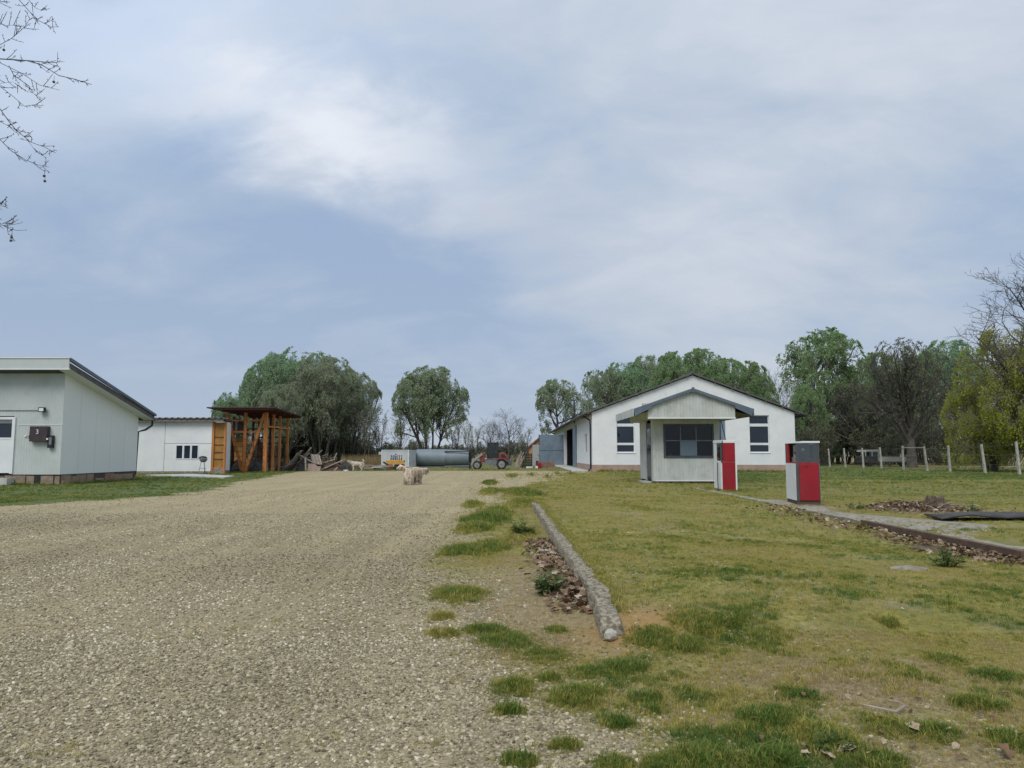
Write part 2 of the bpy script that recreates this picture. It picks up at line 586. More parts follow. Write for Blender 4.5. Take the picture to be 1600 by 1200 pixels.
# grass clumps seen in the photo: pixel centre and radius in pixels
CLUMPS = [(715, 930, 42), (760, 985, 26), (790, 1002, 45), (690, 965, 16), (690, 990, 18), (705, 992, 14), (845, 1020, 45), (800, 1075, 34), (795, 1112, 22), (905, 1090, 48),
          (925, 1050, 36), (985, 1045, 30), (870, 985, 18), (1020, 1000, 44), (1090, 990, 46), (1065, 1008, 40), (1140, 985, 26), (1230, 1080, 22), (1255, 1088, 30), (1210, 1125, 55),
          (1270, 1145, 50), (1100, 1190, 60), (1030, 1195, 40), (1310, 1165, 42), (1390, 1140, 45), (1460, 1150, 40), (1530, 1105, 38), (1560, 1060, 38), (1480, 1030, 34), (1590, 1165, 45),
          (1370, 1195, 40), (1210, 1195, 45), (725, 862, 36), (765, 853, 30), (800, 845, 20), (762, 810, 36), (815, 832, 18), (745, 826, 26), (780, 800, 30), (818, 785, 26), (815, 770, 30), (772, 768, 18),
          (740, 789, 12), (870, 780, 12), (895, 768, 12), (840, 760, 16), (765, 755, 9), (800, 743, 9), (830, 742, 9), (855, 745, 9), (875, 741, 8), (895, 741, 8), (940, 740, 20), (975, 738, 20),
          (1000, 740, 16), (905, 744, 10), (1130, 780, 20), (1290, 845, 20), (1420, 830, 25), (1560, 880, 30), (1380, 860, 16), (1000, 800, 14), (1080, 830, 16), (930, 850, 14), (1170, 860, 14), (1240, 930, 16), (1330, 905, 14),
          (1050, 900, 12), (1500, 960, 20), (1390, 985, 16), (860, 1060, 18), (745, 1190, 0), (810, 1190, 24), (880, 1165, 22), (965, 1130, 24), (1010, 1090, 24), (960, 1195, 30)]
CL = []
for px, py, r in CLUMPS:
    if r:
        g = G(px, py)
        CL.append((g.x, g.y, r * g.y / F, max(r * g.y / F * 0.9, r * 0.28 * g.y * g.y / F / H)))

grav = gravel_mask(X, Y)
gc = np.zeros_like(X)
for cx, cy, rx, ry in CL:
    d2 = ((X - cx) / (rx * 1.15)) ** 2 + ((Y - cy) / (ry * 1.15)) ** 2
    gc = np.maximum(gc, np.exp(-d2 * 1.3))
dirt = np.exp(-(((X - 0.80 - (Y - 5.0) * 0.3) / 0.46) ** 2 + ((Y - 5.05) / 0.48) ** 2) ** 1.5)
thatch = np.exp(-(np.abs((X - 0.12) / 0.6) ** 3 + np.abs((Y - 6.4) / 2.2) ** 3))
thatch = np.maximum(thatch, 0.9 * np.exp(-(((X - 1.75) / 0.55) ** 2 + ((Y - 3.95) / 0.55) ** 2)))
thatch = np.maximum(thatch, 0.9 * np.exp(-(((X - 1.75) / 0.5) ** 2 + ((Y - 3.0) / 0.3) ** 2)))
thatch = np.maximum(thatch, 0.8 * np.exp(-(((X - 6.5) / 1.2) ** 2 + ((Y - 8.8) / 0.9) ** 2)))
thatch = np.maximum(thatch, 0.9 * np.exp(-(((X - 8.6) / 1.3) ** 2 + ((Y - 15.6) / 0.9) ** 2)))
green = np.clip((.45 * ss(14, 22, Y) + .55 * ss(24, 36, Y)) * ss(3, 9, X) * 1.0 + ss(-6, -9, X) * 1.0 + ss(48, 52, Y) * 0.7, 0, 1)
pch = ss(.49, .66, .5 * fbm(X, Y, 1.9, 71) + .5 * fbm(X, Y, 5.5, 72) + .07 * ss(5, 3, Y)) * ss(18, 7, Y) * ss(.2, 1.0, X + .25 * (5 - Y))
green = np.maximum(np.maximum(green * ss(130, 90, Y), 0.35 * gc * (.3 + fbm(X, Y, 6.0, 71))), .7 * pch)
green *= 1 - 0.8 * np.exp(-((Y - 31.8) / 0.8) ** 2) * ss(9, 14, X)
field = ss(95, 140, Y) + ss(30, 33, X) * ss(40, 60, Y) * 0.8
for nm, a in (('gravel', grav), ('loose', ss(17, 7, Y) * (.55 + .45 * fbm(X * 1.7 + 9, Y * .12, 1.0, 81))), ('dirt', dirt), ('thatch', thatch), ('green', green), ('field', np.clip(field, 0, 1))):  # loose weights the gap shade painted into the near gravel
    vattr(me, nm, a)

mg = bpy.data.materials.new('yard ground')
mg.use_nodes = True
t = NT(mg.node_tree)
pos = t.n('ShaderNodeNewGeometry').outputs['Position']


def attr(n):
    return t.n('ShaderNodeAttribute', attribute_name=n).outputs['Fac']


v1 = t.n('ShaderNodeTexVoronoi', i_Vector=pos, i_Scale=62.0)
v2 = t.n('ShaderNodeTexVoronoi', i_Vector=pos, i_Scale=150.0)
nb = t.noise(pos, 0.45, 5)
nm_ = t.noise(pos, 3.2, 6, 0.6)
nf = t.noise(pos, 24.0, 5, 0.65)
nff = t.noise(pos, 90.0, 3, 0.6)
mps = t.n('ShaderNodeMapping')
t.put(mps.inputs[0], pos)
mps.inputs['Scale'].default_value = (2.6, 0.14, 1)
mps.inputs['Rotation'].default_value = (0, 0, math.radians(-6))
tracks = t.noise(mps.outputs[0], 0.8, 3, 0.5)
cellr = t.n('ShaderNodeSeparateColor', i_0=v1.outputs['Color']).outputs[0]
g1 = t.ramp(cellr, [(0.0, (0.18, 0.142, 0.075)), (0.3, (0.43, 0.36, 0.203)), (0.7, (0.55, 0.465, 0.265)), (0.93, (0.62, 0.53, 0.33)), (1.0, (0.70, 0.62, 0.42))])
g1 = t.mix(0.35, g1, t.ramp(t.n('ShaderNodeSeparateColor', i_0=v2.outputs['Color']).outputs[1], [(0, (0.24, 0.197, 0.11)), (1, (0.60, 0.505, 0.305))]))
g1 = t.mix(t.ramp(v1.outputs['Distance'], [(0.35, 0.0), (0.75, 0.75)]), g1, (0.15, 0.122, 0.078))
g1 = t.mix(t.math('MULTIPLY', attr('loose'), 0.75), g1, t.mix(nf, (0.12, 0.098, 0.058), (0.25, 0.208, 0.125)))  # shade between loose stones, put into the near gravel colour
g1 = t.mix(t.ramp(nb, [(0.42, 0.0), (0.62, 0.4)]), g1, (0.42, 0.345, 0.215))
g1 = t.mix(t.ramp(tracks, [(0.45, 0.0), (0.62, 0.28)]), g1, (0.52, 0.435, 0.25))
g1 = t.mix(t.ramp(nm_, [(0.52, 0.0), (0.72, 0.35)]), g1, (0.23, 0.195, 0.125))
# lawn: moss, grass and thatch in patches
moss = t.mix(t.ramp(nf, [(0.35, 0.0), (0.65, 1.0)]), (0.19, 0.17, 0.042), (0.33, 0.29, 0.085))
grs = t.mix(t.ramp(nff, [(0.3, 0.0), (0.7, 1.0)]), (0.08, 0.095, 0.026), (0.165, 0.17, 0.052))
tht = t.mix(t.ramp(nff, [(0.35, 0.0), (0.65, 1.0)]), (0.20, 0.15, 0.09), (0.42, 0.33, 0.21))
lw = t.mix(t.ramp(nm_, [(0.36, 0.0), (0.64, 0.75)]), moss, grs)
lw = t.mix(t.ramp(t.noise(pos, 1.1, 6, 0.65), [(0.50, 0.0), (0.68, 0.75)]), lw, tht)
lw = t.mix(t.math('MULTIPLY', attr('green'), t.ramp(nm_, [(0.25, 0.55), (0.55, 1.0)])), lw, t.mix(t.ramp(nf, [(0.3, 0.0), (0.7, 1.0)]), (0.075, 0.105, 0.035), (0.13, 0.155, 0.06)))
lw = t.mix(t.math('MULTIPLY', attr('thatch'), t.ramp(nf, [(0.3, 0.5), (0.6, 1.0)])), lw, tht)
lw = t.mix(attr('dirt'), lw, t.mix(nf, (0.23, 0.14, 0.055), (0.40, 0.265, 0.115)))
lw = t.mix(attr('field'), lw, t.mix(nb, (0.30, 0.235, 0.125), (0.16, 0.15, 0.06)))
gm = t.math('ADD', attr('gravel'), t.math('MULTIPLY', t.math('SUBTRACT', nf, 0.5), 1.1))
gm = t.math('ADD', gm, t.math('MULTIPLY', t.math('SUBTRACT', nm_, 0.5), 0.9))
gm = t.ramp(gm, [(0.38, 0.0), (0.62, 1.0)])
gm = t.math('MULTIPLY', gm, t.math('SUBTRACT', 1.0, t.math('MULTIPLY', attr('dirt'), 0.9)))
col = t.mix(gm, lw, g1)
hgt = t.mix(gm, t.mix(0.5, nf, nff), t.math('SUBTRACT', 1.0, v1.outputs['Distance']))
bp = t.n('ShaderNodeBump', i_Strength=0.7, i_Distance=0.012, i_Height=hgt)
b = t.n('ShaderNodeBsdfPrincipled', i_Base_Color=col, i_Roughness=0.95, i_Normal=bp.outputs[0])
b.inputs['Specular IOR Level'].default_value = 0.15
t.n('ShaderNodeOutputMaterial', i_0=b.outputs[0])
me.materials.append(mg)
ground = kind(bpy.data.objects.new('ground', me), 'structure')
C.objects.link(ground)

# far wood on the horizon: one mass nobody could count
mbw = MB()
random.seed(5)
vs, fs = [], []
for i in range(5200):
    a = random.uniform(-0.9, 0.9)
    D = random.uniform(760, 900)
    x, y = D * math.sin(a), D * math.cos(a)
    hh = 5.5 + 3.0 * float(fbm(np.array(x), np.array(y), 0.006, 4)) * 2 - 2
    z = random.random() ** 0.8 * hh
    s = random.uniform(0.8, 2.2)
    k = len(vs)
    e = Vector((random.gauss(0, 1), random.gauss(0, 1), random.gauss(0, 1))).normalized() * s
    f_ = e.orthogonal().normalized() * s
    c = Vector((x, y, z))
    vs += [tuple(c + e), tuple(c + f_), tuple(c - e), tuple(c - f_)]
    fs.append((k, k + 1, k + 2, k + 3))
mbw.v, mbw.f = vs, fs
m_far = leaf_mat('hazy far wood', (0.10, 0.115, 0.115), (0.145, 0.155, 0.15), 0.1)
kind(mbw.build('far_wood', m_far), 'stuff')


# ------------------------------------------------------------------ panel-clad house at left
hx, hy0, hy1 = -17.2, 28.2, 33.9
house = thing('panel_house', 'pale grey panel-clad house with steep lean-to roof at left edge of the yard', 'house', (hx, hy0, 0))


def roof_z(y):
    return 4.43 - (y - 27.6) * 0.2426


zb = 0.39
wl = MB()
wl.ribbed((-32, hy0), (-19.05, hy0), 2.62, roof_z(hy0), 0.11, 0.006, (0, -1))
wl.ribbed((-32, hy0), (-20.9, hy0), zb, 2.62, 0.11, 0.006, (0, -1))
wl.ribbed((-19.05, hy0), (hx, hy0), zb, roof_z(hy0), 0.11, 0.006, (0, -1))
wl.box(-32, hx - .004, hy1 - .1, hy1, zb, roof_z(hy1))
wl.build('wall', m_panel, house)
sw = MB()
for k in range(5):
    a, b_ = hy0 + 0.004 + k * 1.14, hy0 + k * 1.14 + 1.134
    sw.prism_x([(a, zb), (b_, zb), (b_, roof_z(b_)), (a, roof_z(a))], hx - 0.08, hx)
sw.build('gable_wall', m_panel_side, house)
MB().prism_x([(27.6, 4.40), (27.6, 4.62), (34.45, 4.62 - 6.85 * .2426), (34.45, 4.40 - 6.85 * .2426)], -32, -16.74).build('roof', m_roofdark, house)
MB().prism_x([(27.605, 4.385), (27.605, 4.425), (34.4, 4.425 - 6.8 * .2426), (34.4, 4.385 - 6.8 * .2426)], hx + .004, -16.75).build('soffit', m_panel_side, house)
bx('fascia', m_panel, house, -32, -16.70, 27.55, 27.598, 4.37, 4.76)
MB().box(-32, -16.66, 27.52, 27.60, 4.762, 4.80).box(-32, -16.66, 27.53, 27.60, 4.33, 4.368).build('fascia_trim', m_white, house)
MB().prism_x([(27.6, 4.66), (27.6, 4.79), (34.5, 4.79 - 6.9 * .2426 - .10), (34.5, 4.66 - 6.9 * .2426 - .07)], -16.738, -16.66).build('barge_board', m_fascia, house)
MB().tube([(-32, 34.52, 2.78), (-16.7, 34.52, 2.78)], 0.075, 8).build('gutter', m_grey, house, True)
MB().tube([(-16.85, 34.5, 2.72), (-16.85, 34.5, 2.5), (-17.0, 34.2, 2.28), (-17.26, 34.03, 2.18), (-17.30, 34.02, 0.2)], 0.05, 8).build('downpipe', m_dark, house, True)
bx('seam_strip', m_panel_side, house, -18.9, hx + .012, hy0 - .02, hy0 - .002, 2.27, 2.285)
fl = bx('floodlight', m_dark, house, -18.05, -17.82, hy0 - .20, hy0 - .08, 2.76, 2.94)
bx('lamp_glass', m_white, fl, -18.02, -17.85, hy0 - .206, hy0 - .2005, 2.79, 2.91)
bx('bracket', m_dark, fl, -17.97, -17.90, hy0 - .08, hy0, 2.81, 2.85)
MB().tube([(-19.9, hy0 - .03, 2.83), (-18.1, hy0 - .03, 2.83)], 0.012, 6).build('conduit', m_grey, house)
eb = bx('electric_box', M('dark brown steel', (0.045, 0.032, 0.036), (0.06, 0.045, 0.048), 6, 0.55), house, -18.33, -17.66, hy0 - .2, hy0 - .013, 1.64, 2.22, bevel=0.01)
bx('box_hinge', m_dark, eb, -18.39, -18.334, hy0 - .14, hy0 - .02, 1.74, 1.88)
text_mesh('number_print', '3', 0.24, m_white, eb, (-18.03, hy0 - .202, 1.93))
mt = bx('meter_box', m_dark, house, -17.655, -17.47, hy0 - .15, hy0 - .013, 1.40, 1.87)
bx('box_window', m_grey, mt, -17.60, -17.50, hy0 - .155, hy0 - .151, 1.52, 1.80)
bx('warning_label', m_white, mt, -17.67, -17.60, hy0 - .208, hy0 - .2, 1.70, 1.77)
bx('doorbell', m_white, house, -18.62, -18.54, hy0 - .05, hy0 - .013, 1.82, 1.88)
# half-glazed door
dr = bx('door', m_white, house, -20.86, -19.10, hy0 - .05, hy0 + .02, 0.45, 1.72)
MB().box(-20.9, -18.99, hy0 - .06, hy0 + .03, 2.48, 2.58).box(-19.10, -18.99, hy0 - .06, hy0 + .03, .42, 2.478).box(-20.9, -19.102, hy0 - .06, hy0 + .03, 1.722, 1.79).build('door_frame', m_white, dr)
bx('door_glass', m_navy, dr, -20.86, -19.102, hy0 - .012, hy0 - .004, 1.792, 2.478)
bx('curtain_rail', m_grey, dr, -20.5, -19.102, hy0 - .03, hy0 - .013, 2.33, 2.478)
MB().box(-21, -18.9, hy0 - .45, hy0 - .05, 0.0, 0.26).build('doorstep', m_lightconc, house)
# stone foundation, block by block
bx('foundation', M('dark mortar', (0.09, 0.075, 0.06), rough=0.95), house, -32, hx - .03, hy0 + .06, hy1, 0.0, zb - .002)
random.seed(3)
x = -23.0
while x < hx - 0.05:
    L = min(random.uniform(0.3, 1.3), hx - x)
    hh = random.uniform(.30, .37)
    if random.random() < 0.3:
        z1 = random.uniform(.14, .2)
        bx('stone', m_stone, house, x, x + L - .03, hy0 + random.uniform(.0, .04), hy0 + .1, 0.0, z1, bevel=.015)
        bx('stone', m_brick, house, x, x + L - .03, hy0 + random.uniform(.0, .04), hy0 + .1, z1 + .015, zb - .02, bevel=.015)
    else:
        bx('stone', m_stone, house, x, x + L - .03, hy0 + random.uniform(.0, .04), hy0 + .1, 0.0, hh, bevel=.015)
    x += L
y = hy0 + 0.12
while y < hy1 - .1:
    L = min(random.uniform(0.3, 0.8), hy1 - y)
    bx('stone', random.choice([m_stone, m_stone, m_brick]), house, hx - .1, hx - random.uniform(.0, .05), y, y + L - .03, 0.0, random.uniform(.28, .37), bevel=.015)
    if random.random() < .5:
        bx('stone', m_stone, house, hx - .1, hx + random.uniform(.0, .06), y + .02, y + L * .8, 0.0, random.uniform(.08, .16), bevel=.02)
    y += L
bx('vent_grille', m_dark, house, -18.17, -17.93, hy0 - .012, hy0 - .001, .02, .36)

# ------------------------------------------------------------------ white shed
sy = 43.0
shed = thing('white_shed', 'long low white shed with triple window and wavy dark roof beyond the grey house', 'shed', (-17.5, sy, 0))
sx1 = (332 - 800) / F * sy


def sX(px):
    return (px - 800) / F * sy


def sZ(py):
    return H + (HOR - py) / F * sy


bx('plinth', m_conc, shed, -32, sx1 - .003, sy - .02, sy + 2.9, 0, sZ(736))
wz0, wz1, zt_ = sZ(736) + .003, sZ(693), 3.14
wx0, wx1, wza, wzb = sX(276.5), sX(312.5), sZ(717.5), sZ(695)
bx('wall_panel', m_render, shed, -32, sX(259) - .012, sy, sy + .1, wz0, zt_)
bx('wall_panel', m_render, shed, sX(259) + .012, sx1, sy, sy + .1, wz1 + .012, zt_)
MB().box(sX(259) + .012, wx0, sy, sy + .1, wz0, wz1 - .012).box(wx1, sx1, sy, sy + .1, wz0, wz1 - .012).box(wx0 + .001, wx1 - .001, sy, sy + .1, wz0, wza).box(wx0 + .001, wx1 - .001, sy, sy + .1, wzb, wz1 - .012).build('wall_panel', m_render, shed)
MB().box(sX(258.4), sX(259.6), sy + .01, sy + .05, wz0, zt_).box(sX(260), sx1 - .01, sy + .011, sy + .05, wz1 - .012, wz1 + .012).build('seam_strip', m_grey, shed)
bx('back_wall', m_render, shed, -32, sx1, sy + 2.8, sy + 2.9, wz0, 3.0)
bx('end_wall', m_render, shed, sx1 - .1, sx1 - .002, sy + .102, sy + 2.798, wz0, 3.1)
wf = MB().box(wx0, wx1, sy - .02, sy + .08, wza, wza + .05).box(wx0, wx1, sy - .02, sy + .08, wzb - .05, wzb)
pw = (wx1 - wx0) / 3
for k in range(4):
    c = wx0 + pw * k
    wf.box(max(wx0, c - .05), min(wx1, c + .05), sy - .018, sy + .078, wza + .051, wzb - .051)
wf = wf.build('window', m_white, shed)
for k in range(3):
    bx('pane', m_navy, wf, wx0 + pw * k + .052, wx0 + pw * (k + 1) - .052, sy + .03, sy + .04, wza + .052, wzb - .052)
def wavy(x0, x1, ya, yb, N):
    vs, fs = [], []
    for i in range(N + 1):
        x = x0 + (x1 - x0) * i / N
        wv = 0.035 * math.sin(x * 2 * math.pi / 0.36)
        sl = (yb - ya) * .02
        vs += [(x, ya, 3.24 + wv), (x, yb, 3.24 - sl + wv), (x, ya, 3.19 + wv), (x, yb, 3.19 - sl + wv)]
    for i in range(N):
        a = 4 * i
        fs += [(a, a + 4, a + 5, a + 1), (a + 2, a + 3, a + 7, a + 6), (a, a + 2, a + 6, a + 4), (a + 1, a + 5, a + 7, a + 3)]
    return MB().add(vs, fs).build('roof', m_roofdark, shed)


wavy(-32, sx1 + .02, sy - .35, sy + 3.0, 250)
wavy(sx1 + .022, sX(354), sy - .35, sy + .5, 16)
bx('roof_beam', m_soffit, shed, -32, sX(352), sy - .30, sy - .22, 3.02, 3.14)
# end bay closed with ochre shuttering boards
ey = sy + .1
bx('timber_post', m_timber, shed, sx1 + .004, sx1 + .12, ey - .08, ey + .06, 0.0, 3.05)
bx('timber_post', m_timber, shed, sX(353.5) - .1, sX(353.5), ey - .08, ey + .06, 0.0, 3.0)
zz_ = [sZ(y) for y in (730, 717, 706.5, 695, 683, 660)]
for k in range(5):
    bx('board', m_osb, shed, sx1 + .13, sX(353.5) - .11, ey, ey + .03, zz_[k] + .015, zz_[k + 1] - .015)
    bx('batten', m_timber if k < 1 else m_rust, shed, sx1 + .123, sX(353.5) - .103, ey - .035, ey - .002, zz_[k] - .025, zz_[k] + .014)
bx('block', m_conc, shed, sx1 + .13, sX(353.5) - .11, ey - .05, ey + .2, 0, zz_[0] - .03)

# concrete strip in the grass
cs = MB()
q = [G(228, 743.5), G(300, 741.8), G(366, 745.2), G(350, 747.8)]
cs.add([(p.x, p.y, .06) for p in q] + [(p.x, p.y, -.05) for p in q], [(0, 3, 2, 1), (4, 5, 6, 7), (0, 1, 5, 4), (1, 2, 6, 5), (2, 3, 7, 6), (3, 0, 4, 7)])
kind(cs.build('concrete_strip', m_lightconc), 'structure')

# round grill by the shed window
gp_ = P(317, 738, 41.6)
gl = thing('round_grill', 'small black-lidded round grill on spindly legs below the shed window', 'grill', (gp_.x, 41.6, 0))
bz = 0.88
MB().lathe((gp_.x, 41.6, bz), [(0.02, -.2), (.13, -.17), (.20, -.08), (.22, 0)], 'Z', 14).build('bowl', m_grey, gl, True)
MB().lathe((gp_.x - .03, 41.6, bz + .012), [(.24, 0), (.23, .05), (.16, .12), (.03, .15)], 'Z', 14).build('lid', m_dark, gl, True)
for a, b_ in ((-.22, -.1), (.2, -.12), (.02, .2)):
    MB().tube([(gp_.x + a * .4, 41.6 + b_ * .5, bz - .15), (gp_.x + a, 41.6 + b_, 0)], .014, 6).build('leg', m_grey, gl)
MB().tube([(gp_.x + .2 + .09 * math.cos(k * .7), 41.48, .09 + .09 * math.sin(k * .7)) for k in range(10)], .015, 6).build('wheel', m_dark, gl)
bx('shelf', m_grey, gl, gp_.x - .13, gp_.x + .13, 41.5, 41.68, .34, .36)

# ------------------------------------------------------------------ open timber shed
ty = 47.0


def tX(px, Y=ty):
    return (px - 800) / F * Y


tm = thing('timber_shed', 'open orange timber shed with crossed braces and flat dark roof', 'shed', (-17, ty, 0))


def tbar(name, a, b, wd, mat=m_timber):
    return MB().bar(a, b, wd, wd, (0, 1, 0)).build(name, mat, tm)


tbar('post', (tX(384), ty, 0), (tX(384), ty, 3.78), .17)
tbar('post', (tX(416), ty, 0), (tX(416), ty, 3.78), .21)
tbar('post', (tX(428, 48.6), 48.6, 0), (tX(428, 48.6), 48.6, 3.75), .14)
tbar('post', (tX(438, 50.2), 50.2, 0), (tX(438, 50.2), 50.2, 3.70), .14)
tbar('post', (tX(450, 52), 52, 0), (tX(450, 52), 52, 3.66), .16)
for px in (366, 381.5, 396, 405, 423):
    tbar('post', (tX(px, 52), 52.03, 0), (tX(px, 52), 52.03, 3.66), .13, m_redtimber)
tbar('brace', (tX(381.6), ty - .05, .05), (tX(354.5), ty - .05, 3.72), .17)
tbar('brace', (tX(386.4), ty - .05, .05), (tX(414), ty - .05, 3.72), .17)
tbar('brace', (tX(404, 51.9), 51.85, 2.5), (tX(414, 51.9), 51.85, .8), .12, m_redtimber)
for z_, a, b_, mm in ((3.28, 358, 412, m_timber), (2.55, 364.5, 404.5, m_timber), (1.86, 370, 399.5, m_timber)):
    tbar('rail', (tX(a), ty + .07, z_), (tX(b_), ty + .07, z_), .11, mm)
for z_, a, b_ in ((2.9, 366, 449), (1.9, 366, 449), (2.3, 396, 449), (.95, 366, 449)):
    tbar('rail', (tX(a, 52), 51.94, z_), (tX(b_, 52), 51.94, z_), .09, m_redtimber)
tbar('rail', (tX(416) + .12, ty, 2.9), (tX(450, 52) + .09, 52, 2.9), .09, m_timber)
for px, y_ in ((353, 47.15), (366, 48.5)):
    tbar('post', (tX(px, y_), y_, 0), (tX(px, y_), y_, 3.6), .13, m_redtimber)
rz0, rz1 = 3.98, 3.78
MB().add([(-18.95, 45.6, rz0), (-14.7, 45.6, rz0), (-15.0, 52.6, rz1), (-18.9, 52.6, rz1), (-18.95, 45.6, rz0 + .07), (-14.7, 45.6, rz0 + .07), (-15.0, 52.6, rz1 + .07), (-18.9, 52.6, rz1 + .07)],
         [(0, 3, 2, 1), (4, 5, 6, 7), (0, 1, 5, 4), (1, 2, 6, 5), (2, 3, 7, 6), (3, 0, 4, 7)]).build('roof', M('dark red brown roof sheet', (0.07, 0.04, 0.04), (0.05, 0.032, 0.034), 3, 0.7), tm)
for k in range(6):
    y_ = 45.75 + k * 1.33
    zq = rz0 - (y_ - 45.6) / 7 * (rz0 - rz1) - .055
    tbar('rafter', (-18.55 - .03 * k, y_, zq), (-14.85 - .04 * k, y_, zq), .10, m_redtimber)
mesh_p = MB()
for k in range(8):
    z_ = .1 + k * .3
    mesh_p.bar((tX(355, 46.5), 46.5, z_), (tX(381, 46.5), 46.5, z_), .025)
for px in (356, 359.5, 363):
    mesh_p.bar((tX(px, 46.5), 46.52, 0), (tX(px, 46.5), 46.52, 2.6), .03)
mesh_p = mesh_p.build('mesh_panel', m_dark)
tag(mesh_p, 'black wire mesh panel standing against the left end of the timber shed', 'mesh panel')
hp = MB()
for k in range(5):
    hp.bar((tX(384), 46.8, .35 + .43 * k), (tX(414, 46.8), 46.8, .35 + .43 * k), .02)
hp.bar((tX(398.5), 46.8, 0), (tX(398.5), 46.8, 2.3), .03)
tag(hp.build('mesh_panel', m_dark), 'thin dark wire panel leaning behind the right brace of the timber shed', 'mesh panel')
gb = bx('sheet_stack', m_grey, None, tX(356, 48.2), tX(362, 48.2), 48.2, 48.9, 0, 2.5)
tag(gb, 'upright grey sheet stack in the left bay of the timber shed', 'sheet stack')
tag(bx('plywood_sheet', m_osb, None, tX(368, 50.5), tX(380.5, 50.5), 50.5, 50.54, .35, 2.2), 'ochre plywood sheet standing inside the timber shed behind its left brace', 'plywood')


def heap(name, mat, cx, cy, rx, ry, hz_, seed, n=18, z0=0.0):
    random.seed(seed)
    m = MB()
    vs, fs = [], []
    R = 6
    for i in range(R):
        t_ = i / (R - 1)
        for j in range(n):
            a = 2 * math.pi * j / n
            k = (1 - t_ ** 1.4) * (1 + random.uniform(-.16, .16)) if i else 1.0
            vs.append((cx + rx * k * math.cos(a), cy + ry * k * math.sin(a), z0 - .03 + hz_ * math.sin(t_ * math.pi / 2) * (1 + random.uniform(-.22, .14) * (i > 0))))
    for i in range(R - 1):
        for j in range(n):
            fs.append((i * n + j, i * n + (j + 1) % n, (i + 1) * n + (j + 1) % n, (i + 1) * n + j))
    fs.append(tuple((R - 1) * n + j for j in range(n)))
    return m.add(vs, fs).build(name, mat)


tag(heap('plastic_heap', m_mat, tX(374, 48.6), 48.6, .55, .5, .75, 1), 'black plastic sheeting heaped behind the left brace of the timber shed', 'plastic sheeting')
tag(heap('plastic_heap', m_mat, tX(402, 49), 49, .75, .6, .85, 2), 'black plastic sheeting heaped under the middle of the timber shed', 'plastic sheeting')
tag(heap('plastic_heap', m_mat, tX(441, 50.8), 50.8, .42, .4, .62, 3), 'small black plastic heap at the right end of the timber shed', 'plastic sheeting')
tag(heap('tarpaulin', m_mat, tX(371, 50), 50.2, .7, .5, 1.0, 4, z0=2.5), 'dark folded tarpaulin stored high on the timber shed rails', 'tarpaulin')

# ------------------------------------------------------------------ scrap heap between timber shed and container
random.seed(21)
dy = 51.0


def dX(px, Y=dy):
    return (px - 800) / F * Y


GRP = 'loose boards in the scrap heap'
pieces = []
for k in range(64):
    px = random.choice([random.uniform(455, 488), random.uniform(490, 530), random.uniform(470, 520)])
    hmax = max(.2, 1.05 - abs(px - 496) / 55)
    L = random.uniform(.7, 2.2)
    y_ = dy + random.uniform(-.7, .9)
    z_ = random.uniform(.12, hmax)
    a = math.radians(random.choice([random.uniform(-35, 12), random.uniform(12, 45), random.uniform(-12, 12)]))
    if px < 478:
        a = math.radians(random.uniform(10, 50))
    if px > 508:
        a = math.radians(random.uniform(-4, 26))
    yaw = random.uniform(-.7, .7)
    d = Vector((math.cos(a) * math.cos(yaw), math.cos(a) * math.sin(yaw), math.sin(a))) * L / 2
    c = Vector((dX(px), y_, max(z_, abs(d.z) + .03)))
    o = MB().bar(c - d, c + d, random.uniform(.07, .17), random.uniform(.025, .06)).build('board', random.choice([m_wood, m_wood, m_wood2, m_rust]))
    tag(o, 'weathered board jumbled in the scrap heap beside the timber shed', 'board', GRP)
pal = thing('wood_pallet', 'slatted wooden pallet leaning on top of the scrap heap', 'pallet', (dX(497), dy - .7, .0))
a0, b0 = Vector((dX(489.5), dy - .35, 1.12)), Vector((dX(498), dy - 1.0, .46))
rt = Vector((.52, 0.05, -.03))
for k in range(6):
    p = a0 + rt * (k / 5) * 1.0
    q = b0 + rt * (k / 5) * 1.0
    MB().bar(p, q, .075, .025, (0, -1, .8)).build('slat', m_wood2 if k % 2 else m_wood, pal)
for s in (.06, .5, .94):
    c = a0.lerp(b0, s) + Vector((0, .06, -.03))
    MB().bar(c, c + rt, .07, .08).build('bearer', m_wood, pal)
tag(MB().prism([(dX(490), 0), (dX(509), 0), (dX(510), .34), (dX(505), .30), (dX(500), .47), (dX(491), .50)], dy - 1.25, dy - 1.1).build('broken_slab', M('pinkish broken plaster', (0.50, 0.38, 0.32), (0.42, 0.31, 0.26), 5, 0.9)), 'pinkish broken wall slab standing in front of the scrap heap', 'slab')
tag(heap('plastic_heap', m_mat, dX(477), dy - .5, .42, .4, .62, 8), 'black crumpled plastic at the left of the scrap heap', 'plastic sheeting')
tag(heap('rubbish_mound', m_rust, dX(524), dy - .2, .75, .5, .58, 9), 'low brown rubbish mound right of the leaning pallet', 'rubbish')
tag(heap('plastic_heap', m_mat, dX(541), dy, .5, .4, .62, 10), 'dark heap just left of the standing white dog', 'plastic sheeting')
tag(MB().bar((dX(488), dy - 1.3, .02), (dX(485.5), dy - 1.1, .85), .10, .06).build('board', m_wood2), 'pale board standing upright left of the pinkish slab', 'board')
tag(MB().bar((dX(528), dy - .9, .75), (dX(531.5), dy - .8, 1.2), .07, .05).build('board', m_wood2), 'thin pale stake poking up from the right of the scrap heap', 'stake')
tag(bx('foam_block', m_white, None, dX(546), dX(553), dy - 1.6, dy - 1.3, 0, .09), 'flat white foam block lying left of the standing white dog', 'foam block')
